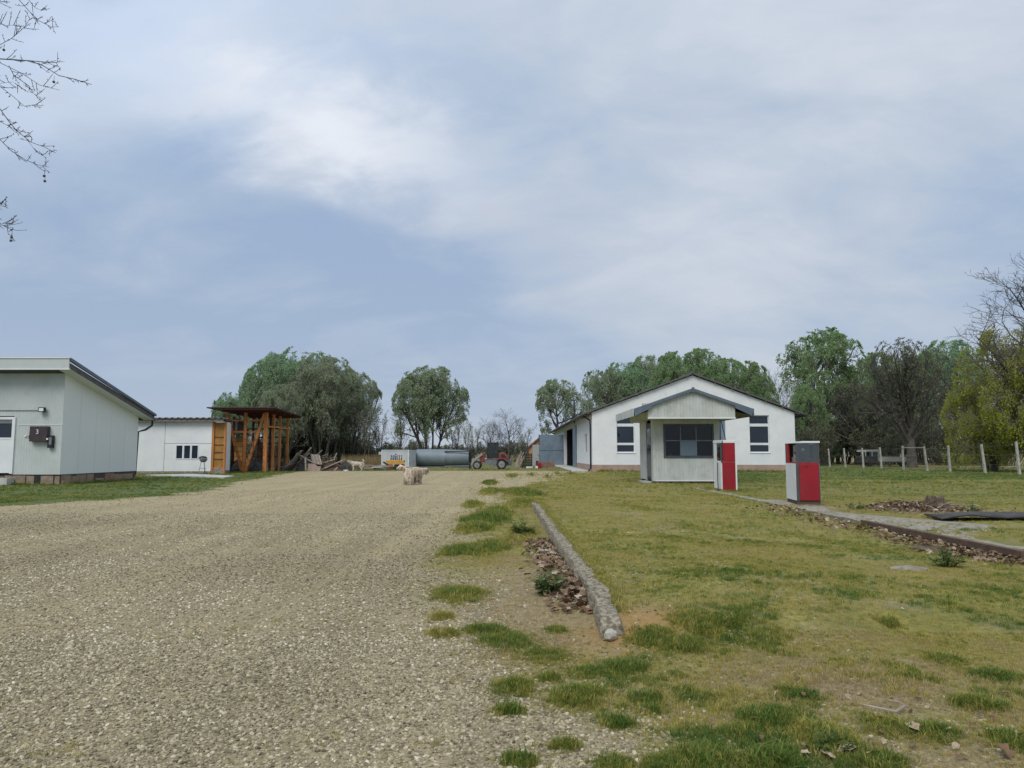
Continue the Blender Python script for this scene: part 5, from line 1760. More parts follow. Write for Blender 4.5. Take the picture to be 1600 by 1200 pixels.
def leaf_mesh(name, pts_, size, mat, seed=0, long=1.6):
    g = np.random.default_rng(seed)
    p = np.array(pts_)
    n = len(p)
    e = g.normal(size=(n, 3))
    e /= np.linalg.norm(e, axis=1, keepdims=True)
    f_ = np.cross(e, g.normal(size=(n, 3)))
    f_ /= np.linalg.norm(f_, axis=1, keepdims=True)
    s = size * g.uniform(.55, 1.25, (n, 1))
    co_ = np.stack([p + e * s * long * .5, p + f_ * s * .5, p - e * s * long * .5, p - f_ * s * .5], 1).reshape(-1, 3)
    faces = np.arange(4 * n).reshape(n, 4)
    me_ = bpy.data.meshes.new(name)
    np_mesh(me_, co_, faces)
    me_.materials.append(mat)
    return me_


PROTO = {}


def proto(key, seed, trunks, levels, up, wander, leaf_n, leaf, mats, droop=0.0, twig_r=.012, split=2):
    segs, lv = grow(seed, trunks, levels, up, wander, leaf_n, leaf, droop)
    if key not in ('bare', 'slim'):
        segs, lv = dome_clamp(segs, lv)
    last = len(levels)
    big = [s for s in segs if s[4] < split]
    sm = [(a, b_, max(ra, twig_r), max(rb, twig_r * .7), l) for a, b_, ra, rb, l in segs if split <= l < last]
    fine = [(a, b_, max(ra, twig_r * .8), rb, l) for a, b_, ra, rb, l in segs if l == last]
    tm_ = seg_mesh('trunk', big, 7, mats[0])
    cm = seg_mesh('crown', sm, 3, mats[1], ribbon_mesh(fine))
    fm = leaf_mesh('foliage', lv, leaf, mats[2], seed) if lv else None
    ends = np.array([s[1] for s in segs])
    zmax = float(np.percentile(ends[:, 2], 99.6))
    rmax = float(np.percentile(np.hypot(ends[:, 0], ends[:, 1]), 97))
    PROTO[key] = (tm_, cm, fm, zmax, rmax)
    print('PROTO', key, round(zmax, 2), round(rmax, 2))


def tree(key, label, px, ytop, Y_, width=None, rz=0.0, group=None, name='tree', x=None, zs=None):
    tm_, cm, fm, zmax, rmax = PROTO[key]
    x = (px - 800) / F * Y_ if x is None else x
    ztop = H + (HOR - ytop) / F * Y_
    s = ztop / zmax
    root = thing(name, label, 'tree', (x, Y_, -.05), rz, group)
    sx = (width * Y_ / F / 2) / rmax if width else s
    sx = min(max(sx, s * .62), s * 1.5)
    root.scale = (sx, sx, s)
    for nm, m_ in (('trunk', tm_), ('crown', cm), ('foliage', fm)):
        if m_:
            o_ = bpy.data.objects.new(nm, m_)
            C.objects.link(o_)
            o_.parent = root
            if nm != 'trunk':
                o_['kind'] = 'stuff'
    return root


lf_spring = leaf_mat('pale spring leaves', (0.25, 0.40, 0.20), (0.36, 0.52, 0.30), .5)
lf_grey = leaf_mat('grey green young leaves', (0.29, 0.38, 0.21), (0.40, 0.48, 0.30), .5)
lf_green = leaf_mat('fresh green leaves', (0.20, 0.33, 0.13), (0.33, 0.46, 0.21), .5)
lf_olive = leaf_mat('olive brown buds', (0.15, 0.175, 0.07), (0.23, 0.26, 0.12), .45)
lf_yellow = leaf_mat('yellow green willow leaves', (0.31, 0.35, 0.035), (0.48, 0.49, 0.09), .5)


def fan(n, spread, L, r, lean, seed):
    q = random.Random(seed)
    out = []
    for k in range(n):
        a = 2 * math.pi * k / n + q.uniform(-.3, .3)
        rad = spread * math.sqrt(q.random())
        out.append(((rad * math.cos(a), rad * math.sin(a), 0), (lean * math.cos(a) * q.uniform(.4, 1.2), lean * math.sin(a) * q.uniform(.4, 1.2), 1), L * q.uniform(.75, 1.1), r * q.uniform(.7, 1.2)))
    return out


LV = [(9, 36, .55, .45, .25), (8, 40, .5, .45, .2), (7, 40, .5, .5, .15), (4, 40, .55, .5, .2)]
proto('thicket', 1, fan(10, 1.1, 6.6, .13, .42, 1), LV, (.03, .04, .02), (.07, .11, .15), 3, .085, (m_bark, m_twig, lf_spring))
proto('thicket_grey', 2, fan(9, .9, 6.6, .12, .36, 2), LV, (.03, .04, .02), (.07, .11, .15), 2, .08, (m_bark, m_twig, lf_grey))
proto('vase', 3, fan(8, .9, 6.8, .14, .38, 3), [(9, 34, .52, .45, .32), (8, 38, .5, .45, .2), (6, 40, .5, .5, .15), (4, 38, .55, .5, .2)], (.02, .05, .02), (.06, .11, .15), 4, .08, (m_bark, m_twig, lf_grey))
OP = [(14, 55, .68, .5, .36), (8, 46, .55, .5, .25), (7, 44, .5, .5, .2), (5, 42, .5, .5, .2)]
proto('open', 4, [((0, 0, 0), (.05, 0, 1), 6.2, .24)], OP, (.0, .03, .01), (.06, .12, .16), 4, .09, (m_bark, m_twig, lf_grey))
proto('open_b', 5, [((0, 0, 0), (-.05, .03, 1), 6, .24), ((.1, 0, 0), (.25, .1, 1), 5.6, .18)], [(10, 54, .68, .5, .36), (8, 46, .55, .5, .25), (6, 42, .5, .5, .2), (5, 42, .5, .5, .2)], (.0, .03, .01), (.06, .12, .16), 5, .09, (m_bark, m_twig, lf_spring))
proto('leafy', 6, [((0, 0, 0), (.05, 0, 1), 7.2, .34), ((.2, .1, 0), (.35, .1, 1), 6.6, .22)], [(12, 58, .62, .5, .25), (8, 50, .55, .5, .2), (7, 44, .5, .5, .2), (5, 44, .5, .5, .2)], (.0, .0, -.02), (.06, .13, .17), 5, .10, (m_bark, m_twig, lf_green))
proto('bare', 7, [((0, 0, 0), (.05, 0, 1), 5, .18)], [(11, 48, .95, .42, .25), (9, 42, .5, .45, .25), (7, 42, .5, .5, .2), (5, 42, .5, .5, .2)], (.0, .06, .04), (.07, .12, .17), 0, .1, (m_bark, m_twig_dark, None), twig_r=.007)
proto('budding', 8, [((0, 0, 0), (.03, 0, 1), 3.0, .42)], [(24, 48, 1.75, .34, .35), (9, 40, .42, .5, .2), (6, 40, .5, .5, .2), (4, 40, .5, .5, .2)], (.0, .05, .02), (.04, .09, .16), 1, .085, (m_bark, m_twig_dark, lf_olive))
proto('slim', 9, fan(2, .2, 6.0, .09, .14, 4), [(10, 28, .38, .4, .25), (6, 34, .5, .5, .2), (5, 36, .5, .5, .2)], (.02, .08, .05), (.05, .1, .15), 1, .07, (m_bark, m_twig, lf_grey))
proto('dome', 10, [((0, 0, 0), (-.02, 0, 1), 3.2, .38), ((.2, 0, 0), (.3, .1, 1), 3.2, .26), ((-.2, 0, 0), (-.35, .1, 1), 3.0, .24)], [(10, 58, 1.35, .5, .2), (9, 46, .5, .5, .2), (7, 44, .5, .5, .15), (5, 40, .5, .5, .2)], (.0, .03, -.06), (.06, .11, .16), 4, .065, (m_bark, m_twig, lf_yellow), droop=.35, twig_r=.008)
proto('shrub', 11, fan(14, .8, 2.0, .035, .6, 6), [(8, 40, .5, .5, .15), (7, 40, .5, .5, .15), (3, 40, .5, .5, .15)], (.02, .05, .03), (.1, .14, .18), 1, .06, (m_bark, m_twig_dark, lf_olive), split=1, twig_r=.009)
proto('shrub_green', 12, fan(12, .7, 2.0, .035, .6, 7), [(7, 40, .5, .5, .15), (7, 40, .5, .5, .15)], (.02, .05, .03), (.1, .14, .18), 12, .08, (m_bark, m_twig_dark, lf_green), split=1, twig_r=.008)

TH = 'thicket of budding trees behind the timber shed'
for k, (key, lab, px, yt, Y_, wd) in enumerate([
        ('thicket', 'leftmost low pale green tree peeping over the timber shed roof', 367, 614, 72, 56),
        ('thicket', 'big budding tree rising straight behind the timber shed', 433, 556, 62, 118),
        ('thicket', 'tallest dense budding tree above the scrap heap', 468, 551, 66, 135),
        ('thicket_grey', 'budding tree filling the thicket above the leaning pallet', 505, 556, 60, 120),
        ('thicket_grey', 'grey twiggy tree sloping down the right flank of the thicket', 545, 580, 63, 105),
        ('thicket', 'second-row budding tree hidden between the trunks of the thicket', 490, 575, 72, 130),
        ('thicket_grey', 'bare lower tree at the left foot of the thicket beside the timber shed', 440, 600, 58, 90),
        ('slim', 'slender bare sapling at the right end of the thicket', 572, 625, 60, 45),
        ('slim', 'thin bare sapling just left of the white container', 592, 640, 63, 40)]):
    tree(key, lab, px, yt, Y_, wd, k * 1.3, TH)
tree('vase', 'vase-shaped many-stemmed tree standing alone behind the steel silo', 672, 574, 76, 120, .4)
tree('slim', 'slim bare tree left of the lone vase-shaped tree', 625, 628, 78, 50, 2.0)
tree('slim', 'small bare tree close against the right of the vase-shaped tree', 712, 640, 80, 46, 1.0)
tree('slim', 'slender sapling first right of the vase-shaped tree', 729, 655, 92, 34, 1.5)
tree('slim', 'slender sapling second right of the vase-shaped tree', 744, 653, 94, 34, .3)
tree('bare', 'sparse grey twiggy tree rising behind the wheel loader', 795, 637, 96, 72, 1.2)
tree('bare', 'low sparse twiggy tree left of the one behind the loader', 768, 652, 100, 52, 2.2)
tree('slim', 'low bare scrub tree between loader and red-roofed house', 818, 662, 90, 40, 2.9)
tree('open', 'open-crowned tree rising left of the barn roof mast', 876, 593, 92, 78, 2.5)
RW = 'row of trees behind the barn roof'
for k, (key, lab, px, yt, wd) in enumerate([
        ('open', 'first tree from the left in the row above the barn roof', 940, 575, 78),
        ('open_b', 'second tree from the left in the row above the barn roof', 980, 566, 78),
        ('open', 'third tree from the left in the row above the barn roof', 1022, 555, 84),
        ('leafy', 'pale tree just left of the barn ridge', 1062, 549, 80),
        ('leafy', 'tallest dense tree right above the barn ridge', 1102, 545, 84),
        ('leafy', 'dense green tree right of the barn ridge', 1140, 561, 66),
        ('leafy', 'last leafy tree of the row above the right barn slope', 1168, 566, 50)]):
    tree(key, lab, px, yt, 96 + (k % 3) * 4, wd, k * .9, RW)
tree('bare', 'bare tree above the right end of the barn roof', 1217, 570, 98, 66, 1.0)
tree('leafy', 'tall fresh green tree right of the barn', 1285, 513, 78, 165, .6)
tree('leafy', 'lower green tree hanging over the barn gutter', 1268, 600, 72, 60, 2.6)
tree('leafy', 'pale green tree behind the dark budding tree', 1375, 552, 92, 105, 4.2)
tree('budding', 'dark trunked budding tree right behind the fence', 1422, 533, 62, 150, .3)
tree('budding', 'brown budding tree left of the dark trunked one', 1350, 590, 74, 110, 2.0)
tree('open_b', 'thin pale green tree between the dark trunked tree and yellow willow', 1492, 531, 80, 92, .8)
tree('leafy', 'green tree filling in behind the thin pale tree', 1462, 548, 98, 80, 1.9)
tree('dome', 'yellow green willow dome at the right edge', 1612, 500, 47, 215, .5)
tree('dome', 'small yellow green willow low by the second fence post', 1545, 590, 49, 92, 2.5)
tree('bare', 'large bare tree reaching over the willow at the right edge', 1668, 345, 44, 380, 4.4)
SG = 'scrub under the trees beyond the fence'
rr = random.Random(77)
for k in range(24):
    px = 1246 + k * 14 + rr.uniform(-5, 5)
    tree('shrub_green' if k < 8 and k % 3 == 1 else 'shrub', 'brown scrub bush under the trees beyond the fence', px, rr.uniform(640, 668) if k < 16 else rr.uniform(672, 698), rr.uniform(70, 92), rr.uniform(58, 84), rr.uniform(0, 6), SG, 'scrub_bush')
for k in range(12):
    px = 395 + k * 17 + rr.uniform(-5, 5)
    tree('shrub', 'bare scrub bush at the foot of the thicket behind the scrap heap', px, rr.uniform(665, 690), rr.uniform(64, 74), rr.uniform(50, 75), rr.uniform(0, 6), 'scrub at the foot of the thicket', 'scrub_bush')
for k in range(9):
    px = 608 + k * 25 + rr.uniform(-6, 6)
    tree('shrub', 'low grey scrub bush far behind the silo and loader', px, rr.uniform(685, 697), rr.uniform(92, 110), rr.uniform(30, 46), rr.uniform(0, 6), 'far scrub behind silo and loader', 'scrub_bush')

# plane tree standing outside the left edge; its bare branches with seed balls hang into view
pt = thing('plane_tree', 'bare plane tree branches with hanging seed balls at the top left', 'tree', (-10.4, 9.6, 0))
random.seed(12)
tb = MB()
trunk = [(-10.4, 9.6, -.1), (-10.35, 9.6, 2), (-10.2, 9.5, 4), (-10.25, 9.45, 6.5), (-10.1, 9.4, 9)]
tb.tube(trunk, [.30, .26, .22, .16, .08], 12)
tw, balls = MB(), MB()
LIM = [([(0, 92), (47, 95), (68, 103), (92, 118), (118, 124), (143, 132)], 9.0, .020, 4.6),
       ([(20, 93), (60, 96), (82, 98), (101, 96)], 9.05, .010, None),
       ([(-30, 88), (0, 98), (35, 115), (62, 133), (93, 141)], 9.1, .014, 4.5),
       ([(14, 103), (22, 118), (45, 134), (52, 146), (69, 156)], 9.1, .009, None),
       ([(-40, 110), (0, 135), (22, 152), (38, 166), (58, 163)], 9.2, .013, 4.0),
       ([(-40, 150), (0, 170), (14, 190), (25, 203), (48, 222), (70, 230), (87, 239)], 8.9, .016, 3.8),
       ([(-30, 200), (0, 218), (18, 236), (40, 250), (60, 258), (76, 261)], 8.95, .015, 3.6),
       ([(-30, 185), (0, 190), (20, 200), (40, 215), (55, 235), (71, 246)], 9.0, .010, 3.8),
       ([(-60, -60), (10, -28), (30, 0), (48, 20), (62, 33), (80, 42), (92, 42)], 9.1, .014, 5.2),
       ([(20, -40), (45, 0), (55, 12), (66, 17)], 9.2, .008, None),
       ([(-40, 95), (0, 70), (18, 60), (30, 50), (40, 40), (47, 28)], 9.05, .012, 4.6),
       ([(-40, 40), (0, 38), (12, 40), (25, 39)], 9.0, .008, 4.8),
       ([(-40, 10), (0, 2), (16, 3)], 9.0, .008, 5.0),
       ([(-60, 305), (0, 319), (8, 322), (14, 320)], 9.0, .007, 3.2),
       ([(-60, 330), (0, 349), (10, 350), (20, 350)], 9.0, .007, 3.0),
       ([(-20, 330), (2, 351), (12, 356), (19, 360), (19, 370)], 9.0, .006, None),
       ([(-30, 125), (0, 130), (20, 128), (30, 134)], 9.15, .008, 4.2)]
for poly, Y_, r0, zj in LIM:
    p3 = [P(a, b_, Y_ + .12 * math.sin(i * 1.7 + r0 * 900)) for i, (a, b_) in enumerate(poly)]
    if zj:
        j = Vector((-10.25, 9.5, zj))
        L_ = (p3[0] - j).length
        mids = []
        ph = random.uniform(0, 6)
        for q_ in range(1, 8):
            u_ = q_ / 8
            mids.append(j.lerp(p3[0], u_) + Vector((.10 * math.sin(ph + u_ * 7) * L_ / 3, .16 * math.sin(ph * 2 + u_ * 5) * L_ / 3 * (1 - u_), (.30 * math.sin(u_ * math.pi) + .07 * math.sin(ph + u_ * 11)) * L_ / 3)))
        p3 = [j, *mids, *p3]
    n = len(p3)
    rad = [r0 * .62 * (1 + 2.2 * max(0, 1 - i / 8) * bool(zj)) * (1 - .72 * i / (n - 1)) for i in range(n)]
    (tb if r0 > .018 else tw).tube(p3, rad, 6)
    s0 = 3 if zj else 0
    for i in range(s0, n - 1):
        for k in range(3):
            t_ = random.random()
            a = p3[i].lerp(p3[i + 1], t_)
            d = (p3[i + 1] - p3[i]).normalized()
            nd = rot_dir(d, math.radians(random.uniform(30, 60)), random.uniform(0, 6.3))
            L = random.uniform(.05, .20)
            mid_ = a + nd * L * .5 + Vector((0, 0, .01))
            end = a + nd * L + Vector((0, 0, .035))
            tw.tube([a, mid_, end], [.0038, .003, .0022], 4)
            for q in range(2):
                f = a.lerp(end, random.uniform(.3, 1))
                nd2 = rot_dir(nd, math.radians(50), random.uniform(0, 6.3))
                tw.tube([f, f + nd2 * .024], [.0022, .0034], 4)
for px, py in ((69, 275), (70, 283), (6, 78), (18, 371), (17, 376), (84, 128)):
    c = P(px, py, 8.95)
    balls.lathe(c, [(.003, -.017), (.014, -.010), (.017, 0), (.014, .010), (.003, .017)], 'Z', 10)
    tw.tube([c + Vector((0, 0, .012)), c + Vector((.004, 0, .08))], [.002, .002], 4)
tb.build('trunk', m_bark, pt, True)
kind(tw.build('twigs', M('dark violet twig', (.045, .04, .045), (.06, .05, .05), 3, .9), pt, True), 'stuff')
kind(balls.build('seed_balls', m_twig_dark, pt, True), 'stuff')


# ------------------------------------------------------------------ scatter: gravel, grass, leaves
def scatter(name, protos, P3, rot, scl, pick, tint, mat):
    vs, fs, pid = [], [], []
    for k, (v, f) in enumerate(protos):
        o_ = len(vs)
        vs += [tuple(a) for a in v]
        fs += [tuple(i + o_ for i in q) for q in f]
        pid += [k] * len(v)
    npv = len(vs)
    me_ = bpy.data.meshes.new(name)
    me_.from_pydata(vs, [], fs)
    me_.vertices.add(len(P3))
    co_ = np.concatenate([np.array(vs, float), P3]).astype(np.float32)
    me_.vertices.foreach_set('co', co_.ravel())
    pid = np.concatenate([np.array(pid), -np.ones(len(P3))]).astype(np.int32)
    a = me_.attributes.new('pid', 'INT', 'POINT')
    a.data.foreach_set('value', pid)
    a = me_.attributes.new('pick', 'INT', 'POINT')
    a.data.foreach_set('value', np.concatenate([np.zeros(npv), pick]).astype(np.int32))
    a = me_.attributes.new('rot', 'FLOAT_VECTOR', 'POINT')
    a.data.foreach_set('vector', np.concatenate([np.zeros((npv, 3)), rot]).astype(np.float32).ravel())
    a = me_.attributes.new('scl', 'FLOAT_VECTOR', 'POINT')
    a.data.foreach_set('vector', np.concatenate([np.ones((npv, 3)), scl]).astype(np.float32).ravel())
    a = me_.attributes.new('tint', 'FLOAT', 'POINT')
    a.data.foreach_set('value', np.concatenate([np.zeros(npv), tint]).astype(np.float32))
    me_.materials.append(mat)
    o_ = bpy.data.objects.new(name, me_)
    C.objects.link(o_)
    ng = bpy.data.node_groups.new(name, 'GeometryNodeTree')
    ng.interface.new_socket('Geometry', in_out='INPUT', socket_type='NodeSocketGeometry')
    ng.interface.new_socket('Geometry', in_out='OUTPUT', socket_type='NodeSocketGeometry')
    N_, L_ = ng.nodes, ng.links
    gi, go = N_.new('NodeGroupInput'), N_.new('NodeGroupOutput')

    def na(nm, ty):
        q = N_.new('GeometryNodeInputNamedAttribute')
        q.data_type = ty
        q.inputs['Name'].default_value = nm
        return [s for s in q.outputs if s.enabled and s.name == 'Attribute'][0]
    cmp_ = N_.new('FunctionNodeCompare')
    cmp_.data_type = 'INT'
    cmp_.operation = 'LESS_THAN'
    L_.new(na('pid', 'INT'), [s for s in cmp_.inputs if s.enabled][0])
    [s for s in cmp_.inputs if s.enabled][1].default_value = 0
    sepn = N_.new('GeometryNodeSeparateGeometry')
    sepn.domain = 'POINT'
    L_.new(gi.outputs[0], sepn.inputs[0])
    L_.new(cmp_.outputs[0], sepn.inputs[1])
    spl = N_.new('GeometryNodeSplitToInstances')
    spl.domain = 'POINT'
    L_.new(sepn.outputs[1], spl.inputs[0])
    L_.new(na('pid', 'INT'), spl.inputs['Group ID'])
    iop = N_.new('GeometryNodeInstanceOnPoints')
    L_.new(sepn.outputs[0], iop.inputs['Points'])
    L_.new(spl.outputs[0], iop.inputs['Instance'])
    iop.inputs['Pick Instance'].default_value = True
    L_.new(na('pick', 'INT'), iop.inputs['Instance Index'])
    e2r = N_.new('FunctionNodeEulerToRotation')
    L_.new(na('rot', 'FLOAT_VECTOR'), e2r.inputs[0])
    L_.new(e2r.outputs[0], iop.inputs['Rotation'])
    L_.new(na('scl', 'FLOAT_VECTOR'), iop.inputs['Scale'])
    L_.new(iop.outputs[0], go.inputs[0])
    md_ = o_.modifiers.new('scatter', 'NODES')
    md_.node_group = ng
    o_['kind'] = 'stuff'
    return o_


def pebble(seed):
    import bmesh
    bm = bmesh.new()
    bmesh.ops.create_icosphere(bm, subdivisions=1, radius=1)
    for v in bm.verts:
        v.co *= 1 + .35 * mnoise.noise(v.co * 1.3 + Vector((seed * 7.1, 0, 0)))
        v.co.z *= .62
        v.co.x *= 1.25
    r = ([tuple(v.co) for v in bm.verts], [tuple(v.index for v in f.verts) for f in bm.faces])
    bm.free()
    return r


def sample(n, ymin, ymax, xmin, xmax, view=0.80):
    """random points in a wedge in front of the photographer, even over the ground"""
    y_ = np.sqrt(rng.uniform(ymin ** 2, ymax ** 2, n))
    hw = view * y_ + 4.5
    x_ = rng.uniform(-1, 1, n) * hw
    k = (x_ > xmin) & (x_ < xmax) & (rng.random(n) < ss(0, 2.6, hw - np.abs(x_)))
    return x_[k], y_[k]


# gravel
xs, ys_, ss_ = [], [], []
for n, a, b_, r0, r1 in ((265000, 2.0, 5.0, .0036, .0115), (185000, 5.0, 9.0, .0045, .0125), (78000, 9.0, 15, .007, .014), (16500, 15, 24, .010, .016)):
    x_, y_ = sample(n, a, b_, -20, 3.0)
    g = gravel_mask(x_, y_)
    k = rng.random(len(x_)) < np.clip(g * 1.0 + .10 * (x_ < 2.2) * (y_ < 8), 0, 1)
    x_, y_ = x_[k], y_[k]
    xs.append(x_)
    ys_.append(y_)
    ss_.append(r0 + (r1 - r0) * rng.random(len(x_)) ** 2.2)
x_, y_, s_ = np.concatenate(xs), np.concatenate(ys_), np.concatenate(ss_)
n = len(x_)
mp_ = bpy.data.materials.new('gravel stone')
mp_.use_nodes = True
t = NT(mp_.node_tree)
f = t.n('ShaderNodeAttribute', attribute_type='INSTANCER', attribute_name='tint').outputs['Fac']
colr = t.ramp(f, [(0.0, (0.10, 0.082, 0.055)), (0.15, (0.205, 0.174, 0.112)), (0.5, (0.305, 0.263, 0.17)), (0.75, (0.40, 0.345, 0.225)), (0.92, (0.51, 0.452, 0.315)), (1.0, (0.68, 0.62, 0.48))])
b = t.n('ShaderNodeBsdfPrincipled', i_Base_Color=colr, i_Roughness=0.9)
b.inputs['Specular IOR Level'].default_value = .2
t.n('ShaderNodeOutputMaterial', i_0=b.outputs[0])
st_t = rng.random(n)
lanes = fbm(x_ * 1.7 + 9, y_ * .12, 1.0, 81)
st_t = np.clip(st_t * .95 + .22 * (lanes - .45) + .35 * (fbm(x_, y_, .5, 82) - .5), 0, 1)
keep_ = rng.random(n) > .5 * ss(.50, .66, fbm(x_ * 1.1 - 3, y_ * .16, 1.0, 83)) * ss(3.5, 6, y_)
x_, y_, s_, st_t = x_[keep_], y_[keep_], s_[keep_], st_t[keep_]
n = len(x_)
scatter('gravel', [pebble(k) for k in range(5)], np.stack([x_, y_, ground_z(x_, y_) + s_ * .15], -1),
        np.stack([rng.uniform(-.5, .5, n), rng.uniform(-.5, .5, n), rng.uniform(0, 6.3, n)], -1), np.repeat(s_[:, None], 3, 1), rng.integers(0, 5, n), st_t, mp_)


def tuft(seed, blades, h, spread, w_):
    q = random.Random(seed)
    v, f_ = [], []
    for k in range(blades):
        a = q.uniform(0, 6.3)
        r = spread * math.sqrt(q.random())
        x0, y0 = r * math.cos(a), r * math.sin(a)
        az = q.uniform(0, 6.3)
        ln_ = q.uniform(.15, .8)
        hh = h * q.uniform(.5, 1.1)
        dx_, dy_ = math.cos(az) * ln_ * hh, math.sin(az) * ln_ * hh
        px_, py_ = -math.sin(az) * w_, math.cos(az) * w_
        o_ = len(v)
        v += [(x0 - px_, y0 - py_, -.1 * h), (x0 + px_, y0 + py_, -.1 * h), (x0 + dx_ * .4 + px_ * .8, y0 + dy_ * .4 + py_ * .8, hh * .6), (x0 + dx_ * .4 - px_ * .8, y0 + dy_ * .4 - py_ * .8, hh * .6), (x0 + dx_, y0 + dy_, hh * (1 - .25 * ln_))]
        f_ += [(o_, o_ + 1, o_ + 2, o_ + 3), (o_ + 3, o_ + 2, o_ + 4)]
    return v, f_


tufts = [tuft(k, 16, 1.0, .75, .035) for k in range(6)]
m_grass = leaf_mat('grass blades', [(0.0, (0.46, 0.36, 0.21)), (0.2, (0.50, 0.41, 0.165)), (0.42, (0.455, 0.385, 0.095)), (0.66, (0.215, 0.245, 0.048)), (1.0, (0.08, 0.16, 0.026))], None, .4, attr='tint')

xs, ys_, hs, ts = [], [], [], []


def isl_ok(x_, y_):
    on_isl = (x_ > 6.1) & (x_ < 6.75 + 1.7 * np.maximum(0, 1 - np.abs(y_ - 13.0) / 2.0) + .7 * (np.abs(y_ - 17.5) < 1.1)) & (y_ > 9.0) & (y_ < 25.5) & (fbm(x_, y_, 1.6, 91) < .50 + .1 * (np.abs(y_ - 17) < 1.4) - .12 * (y_ > 18.6))
    kerb = (np.abs(x_ - kerb_x(y_) + .02) < .085) & (y_ > 4.8) & (y_ < 16.5)
    house_ = (x_ < hx + .1) & (y_ > hy0 - .1) & (y_ < hy1 + .1)
    kiosk_ = (x_ > kx0 - .3) & (x_ < kx1 + .05) & (y_ > qy - .05) & (y_ < kyb + .1)
    barn_ = (x_ > bl - 1.3) & (x_ < br + .1) & (y_ > by - .1)
    strip = (x_ > -22) & (x_ < -14.4) & (y_ > 34.6) & (y_ < 41) & (np.abs(y_ - 38) < 2.3)
    return ~(on_isl | kerb | house_ | kiosk_ | barn_)


for n, a, b_, h0, h1 in ((190000, 2.0, 5.0, .009, .026), (180000, 5.0, 10, .010, .028), (145000, 10, 22, .015, .040), (76000, 22, 44, .03, .08), (16000, 44, 62, .05, .12)):
    x_, y_ = sample(n, a, b_, -60, 60)
    g = gravel_mask(x_, y_)
    dn = fbm(x_, y_, 1.3, 41)
    strag = .05 * ss(.5, .65, fbm(x_, y_, 2.2, 44)) * (x_ > -2.5) * (x_ < 2)
    k = (rng.random(len(x_)) < np.maximum((1 - g) ** 1.5 * np.clip(.3 + 1.9 * (dn - .33), .10, 1), strag)) & isl_ok(x_, y_)
    dd_ = np.exp(-(((x_ - 0.80 - (y_ - 5.0) * 0.3) / 0.50) ** 2 + ((y_ - 5.05) / 0.50) ** 2))
    k &= rng.random(len(x_)) > dd_ * 1.4
    k &= rng.random(len(x_)) > .6 * np.exp(-(np.abs((x_ - 0.12) / .6) ** 3 + np.abs((y_ - 6.4) / 2.0) ** 3))
    x_, y_ = x_[k], y_[k]
    th1 = np.exp(-(((x_ - 1.75) / .6) ** 2 + ((y_ - 3.95) / .55) ** 2)) + 1.3 * np.exp(-(np.abs((x_ - 0.12) / .65) ** 3 + np.abs((y_ - 6.4) / 2.2) ** 3)) + .8 * np.exp(-(((x_ - 6.3) / 1.2) ** 2 + ((y_ - 8.8) / .9) ** 2)) + .6 * np.exp(-(((x_ - 8.6) / 1.3) ** 2 + ((y_ - 15.6) / .9) ** 2))
    tint = .34 + .9 * (fbm(x_, y_, .8, 51) - .5) + .6 * (fbm(x_, y_, 3.5, 52) - .5) + rng.normal(0, .19, len(x_)) - .35 * th1 + .04
    gr_ = np.clip((.45 * ss(14, 22, y_) + .55 * ss(24, 36, y_)) * ss(3, 9, x_) + ss(-6, -9, x_), 0, 1)
    gr_ *= 1 - .85 * np.exp(-((y_ - 31.8) / .8) ** 2) * ss(9, 14, x_)
    tint += .42 * gr_
    pch = ss(.49, .66, .5 * fbm(x_, y_, 1.9, 71) + .5 * fbm(x_, y_, 5.5, 72) + .07 * ss(5, 3, y_)) * ss(18, 7, y_) * ss(.2, 1.0, x_ + .25 * (5 - y_))
    pch *= .5 + .5 * ss(7.5, 4.0, y_)
    tint += .5 * pch
    xs.append(x_)
    ys_.append(y_)
    hs.append((h0 + (h1 - h0) * rng.random(len(x_)) ** 1.6) * (.7 + .7 * fbm(x_, y_, 1.7, 61)) * (1 + .9 * pch))
    ts.append(np.clip(tint, 0.02, 1))
for cx, cy, rx, ry in CL:
    on_lawn = cx > .75 and cy > 5.6
    m_ = int(min(900, max(24, (4200 if cy < 9 else 2600) * rx * ry / (.05 + .012 * cy)))) // (4 if on_lawn else 1)
    nsub = rng.integers(4, 9)
    sa, sr = rng.uniform(0, 6.3, nsub), np.sqrt(rng.random(nsub)) * .85
    wsub = rng.uniform(.3, 1.0, nsub)
    pick_ = rng.integers(0, nsub, m_)
    ux = sr[pick_] * np.cos(sa[pick_]) + rng.normal(0, 1, m_) * wsub[pick_] * .55
    uy = sr[pick_] * np.sin(sa[pick_]) + rng.normal(0, 1, m_) * wsub[pick_] * .55
    r = np.hypot(ux, uy)
    x_, y_ = cx + rx * ux, cy + ry * uy
    k = isl_ok(x_, y_) & (y_ > 2.2)
    x_, y_, r = x_[k], y_[k], r[k]
    xs.append(x_)
    ys_.append(y_)
    tone = rng.normal(.76, .09)
    hs.append((.020 + .0016 * cy + .042 * rng.random(len(x_)) ** 1.5) * np.clip(1.25 - .6 * r, .3, 1.2) * min(1.2, .75 + rx) * rng.uniform(.35, 1.15, len(x_)) * rng.uniform(.7, 1.2) * (.6 if on_lawn else 1) * (1.5 if cx < .75 and 9 < cy < 30 else 1))
    ts.append(np.clip(rng.normal(tone - .18 * on_lawn, .17, len(x_)) - .12 * r, 0, 1))
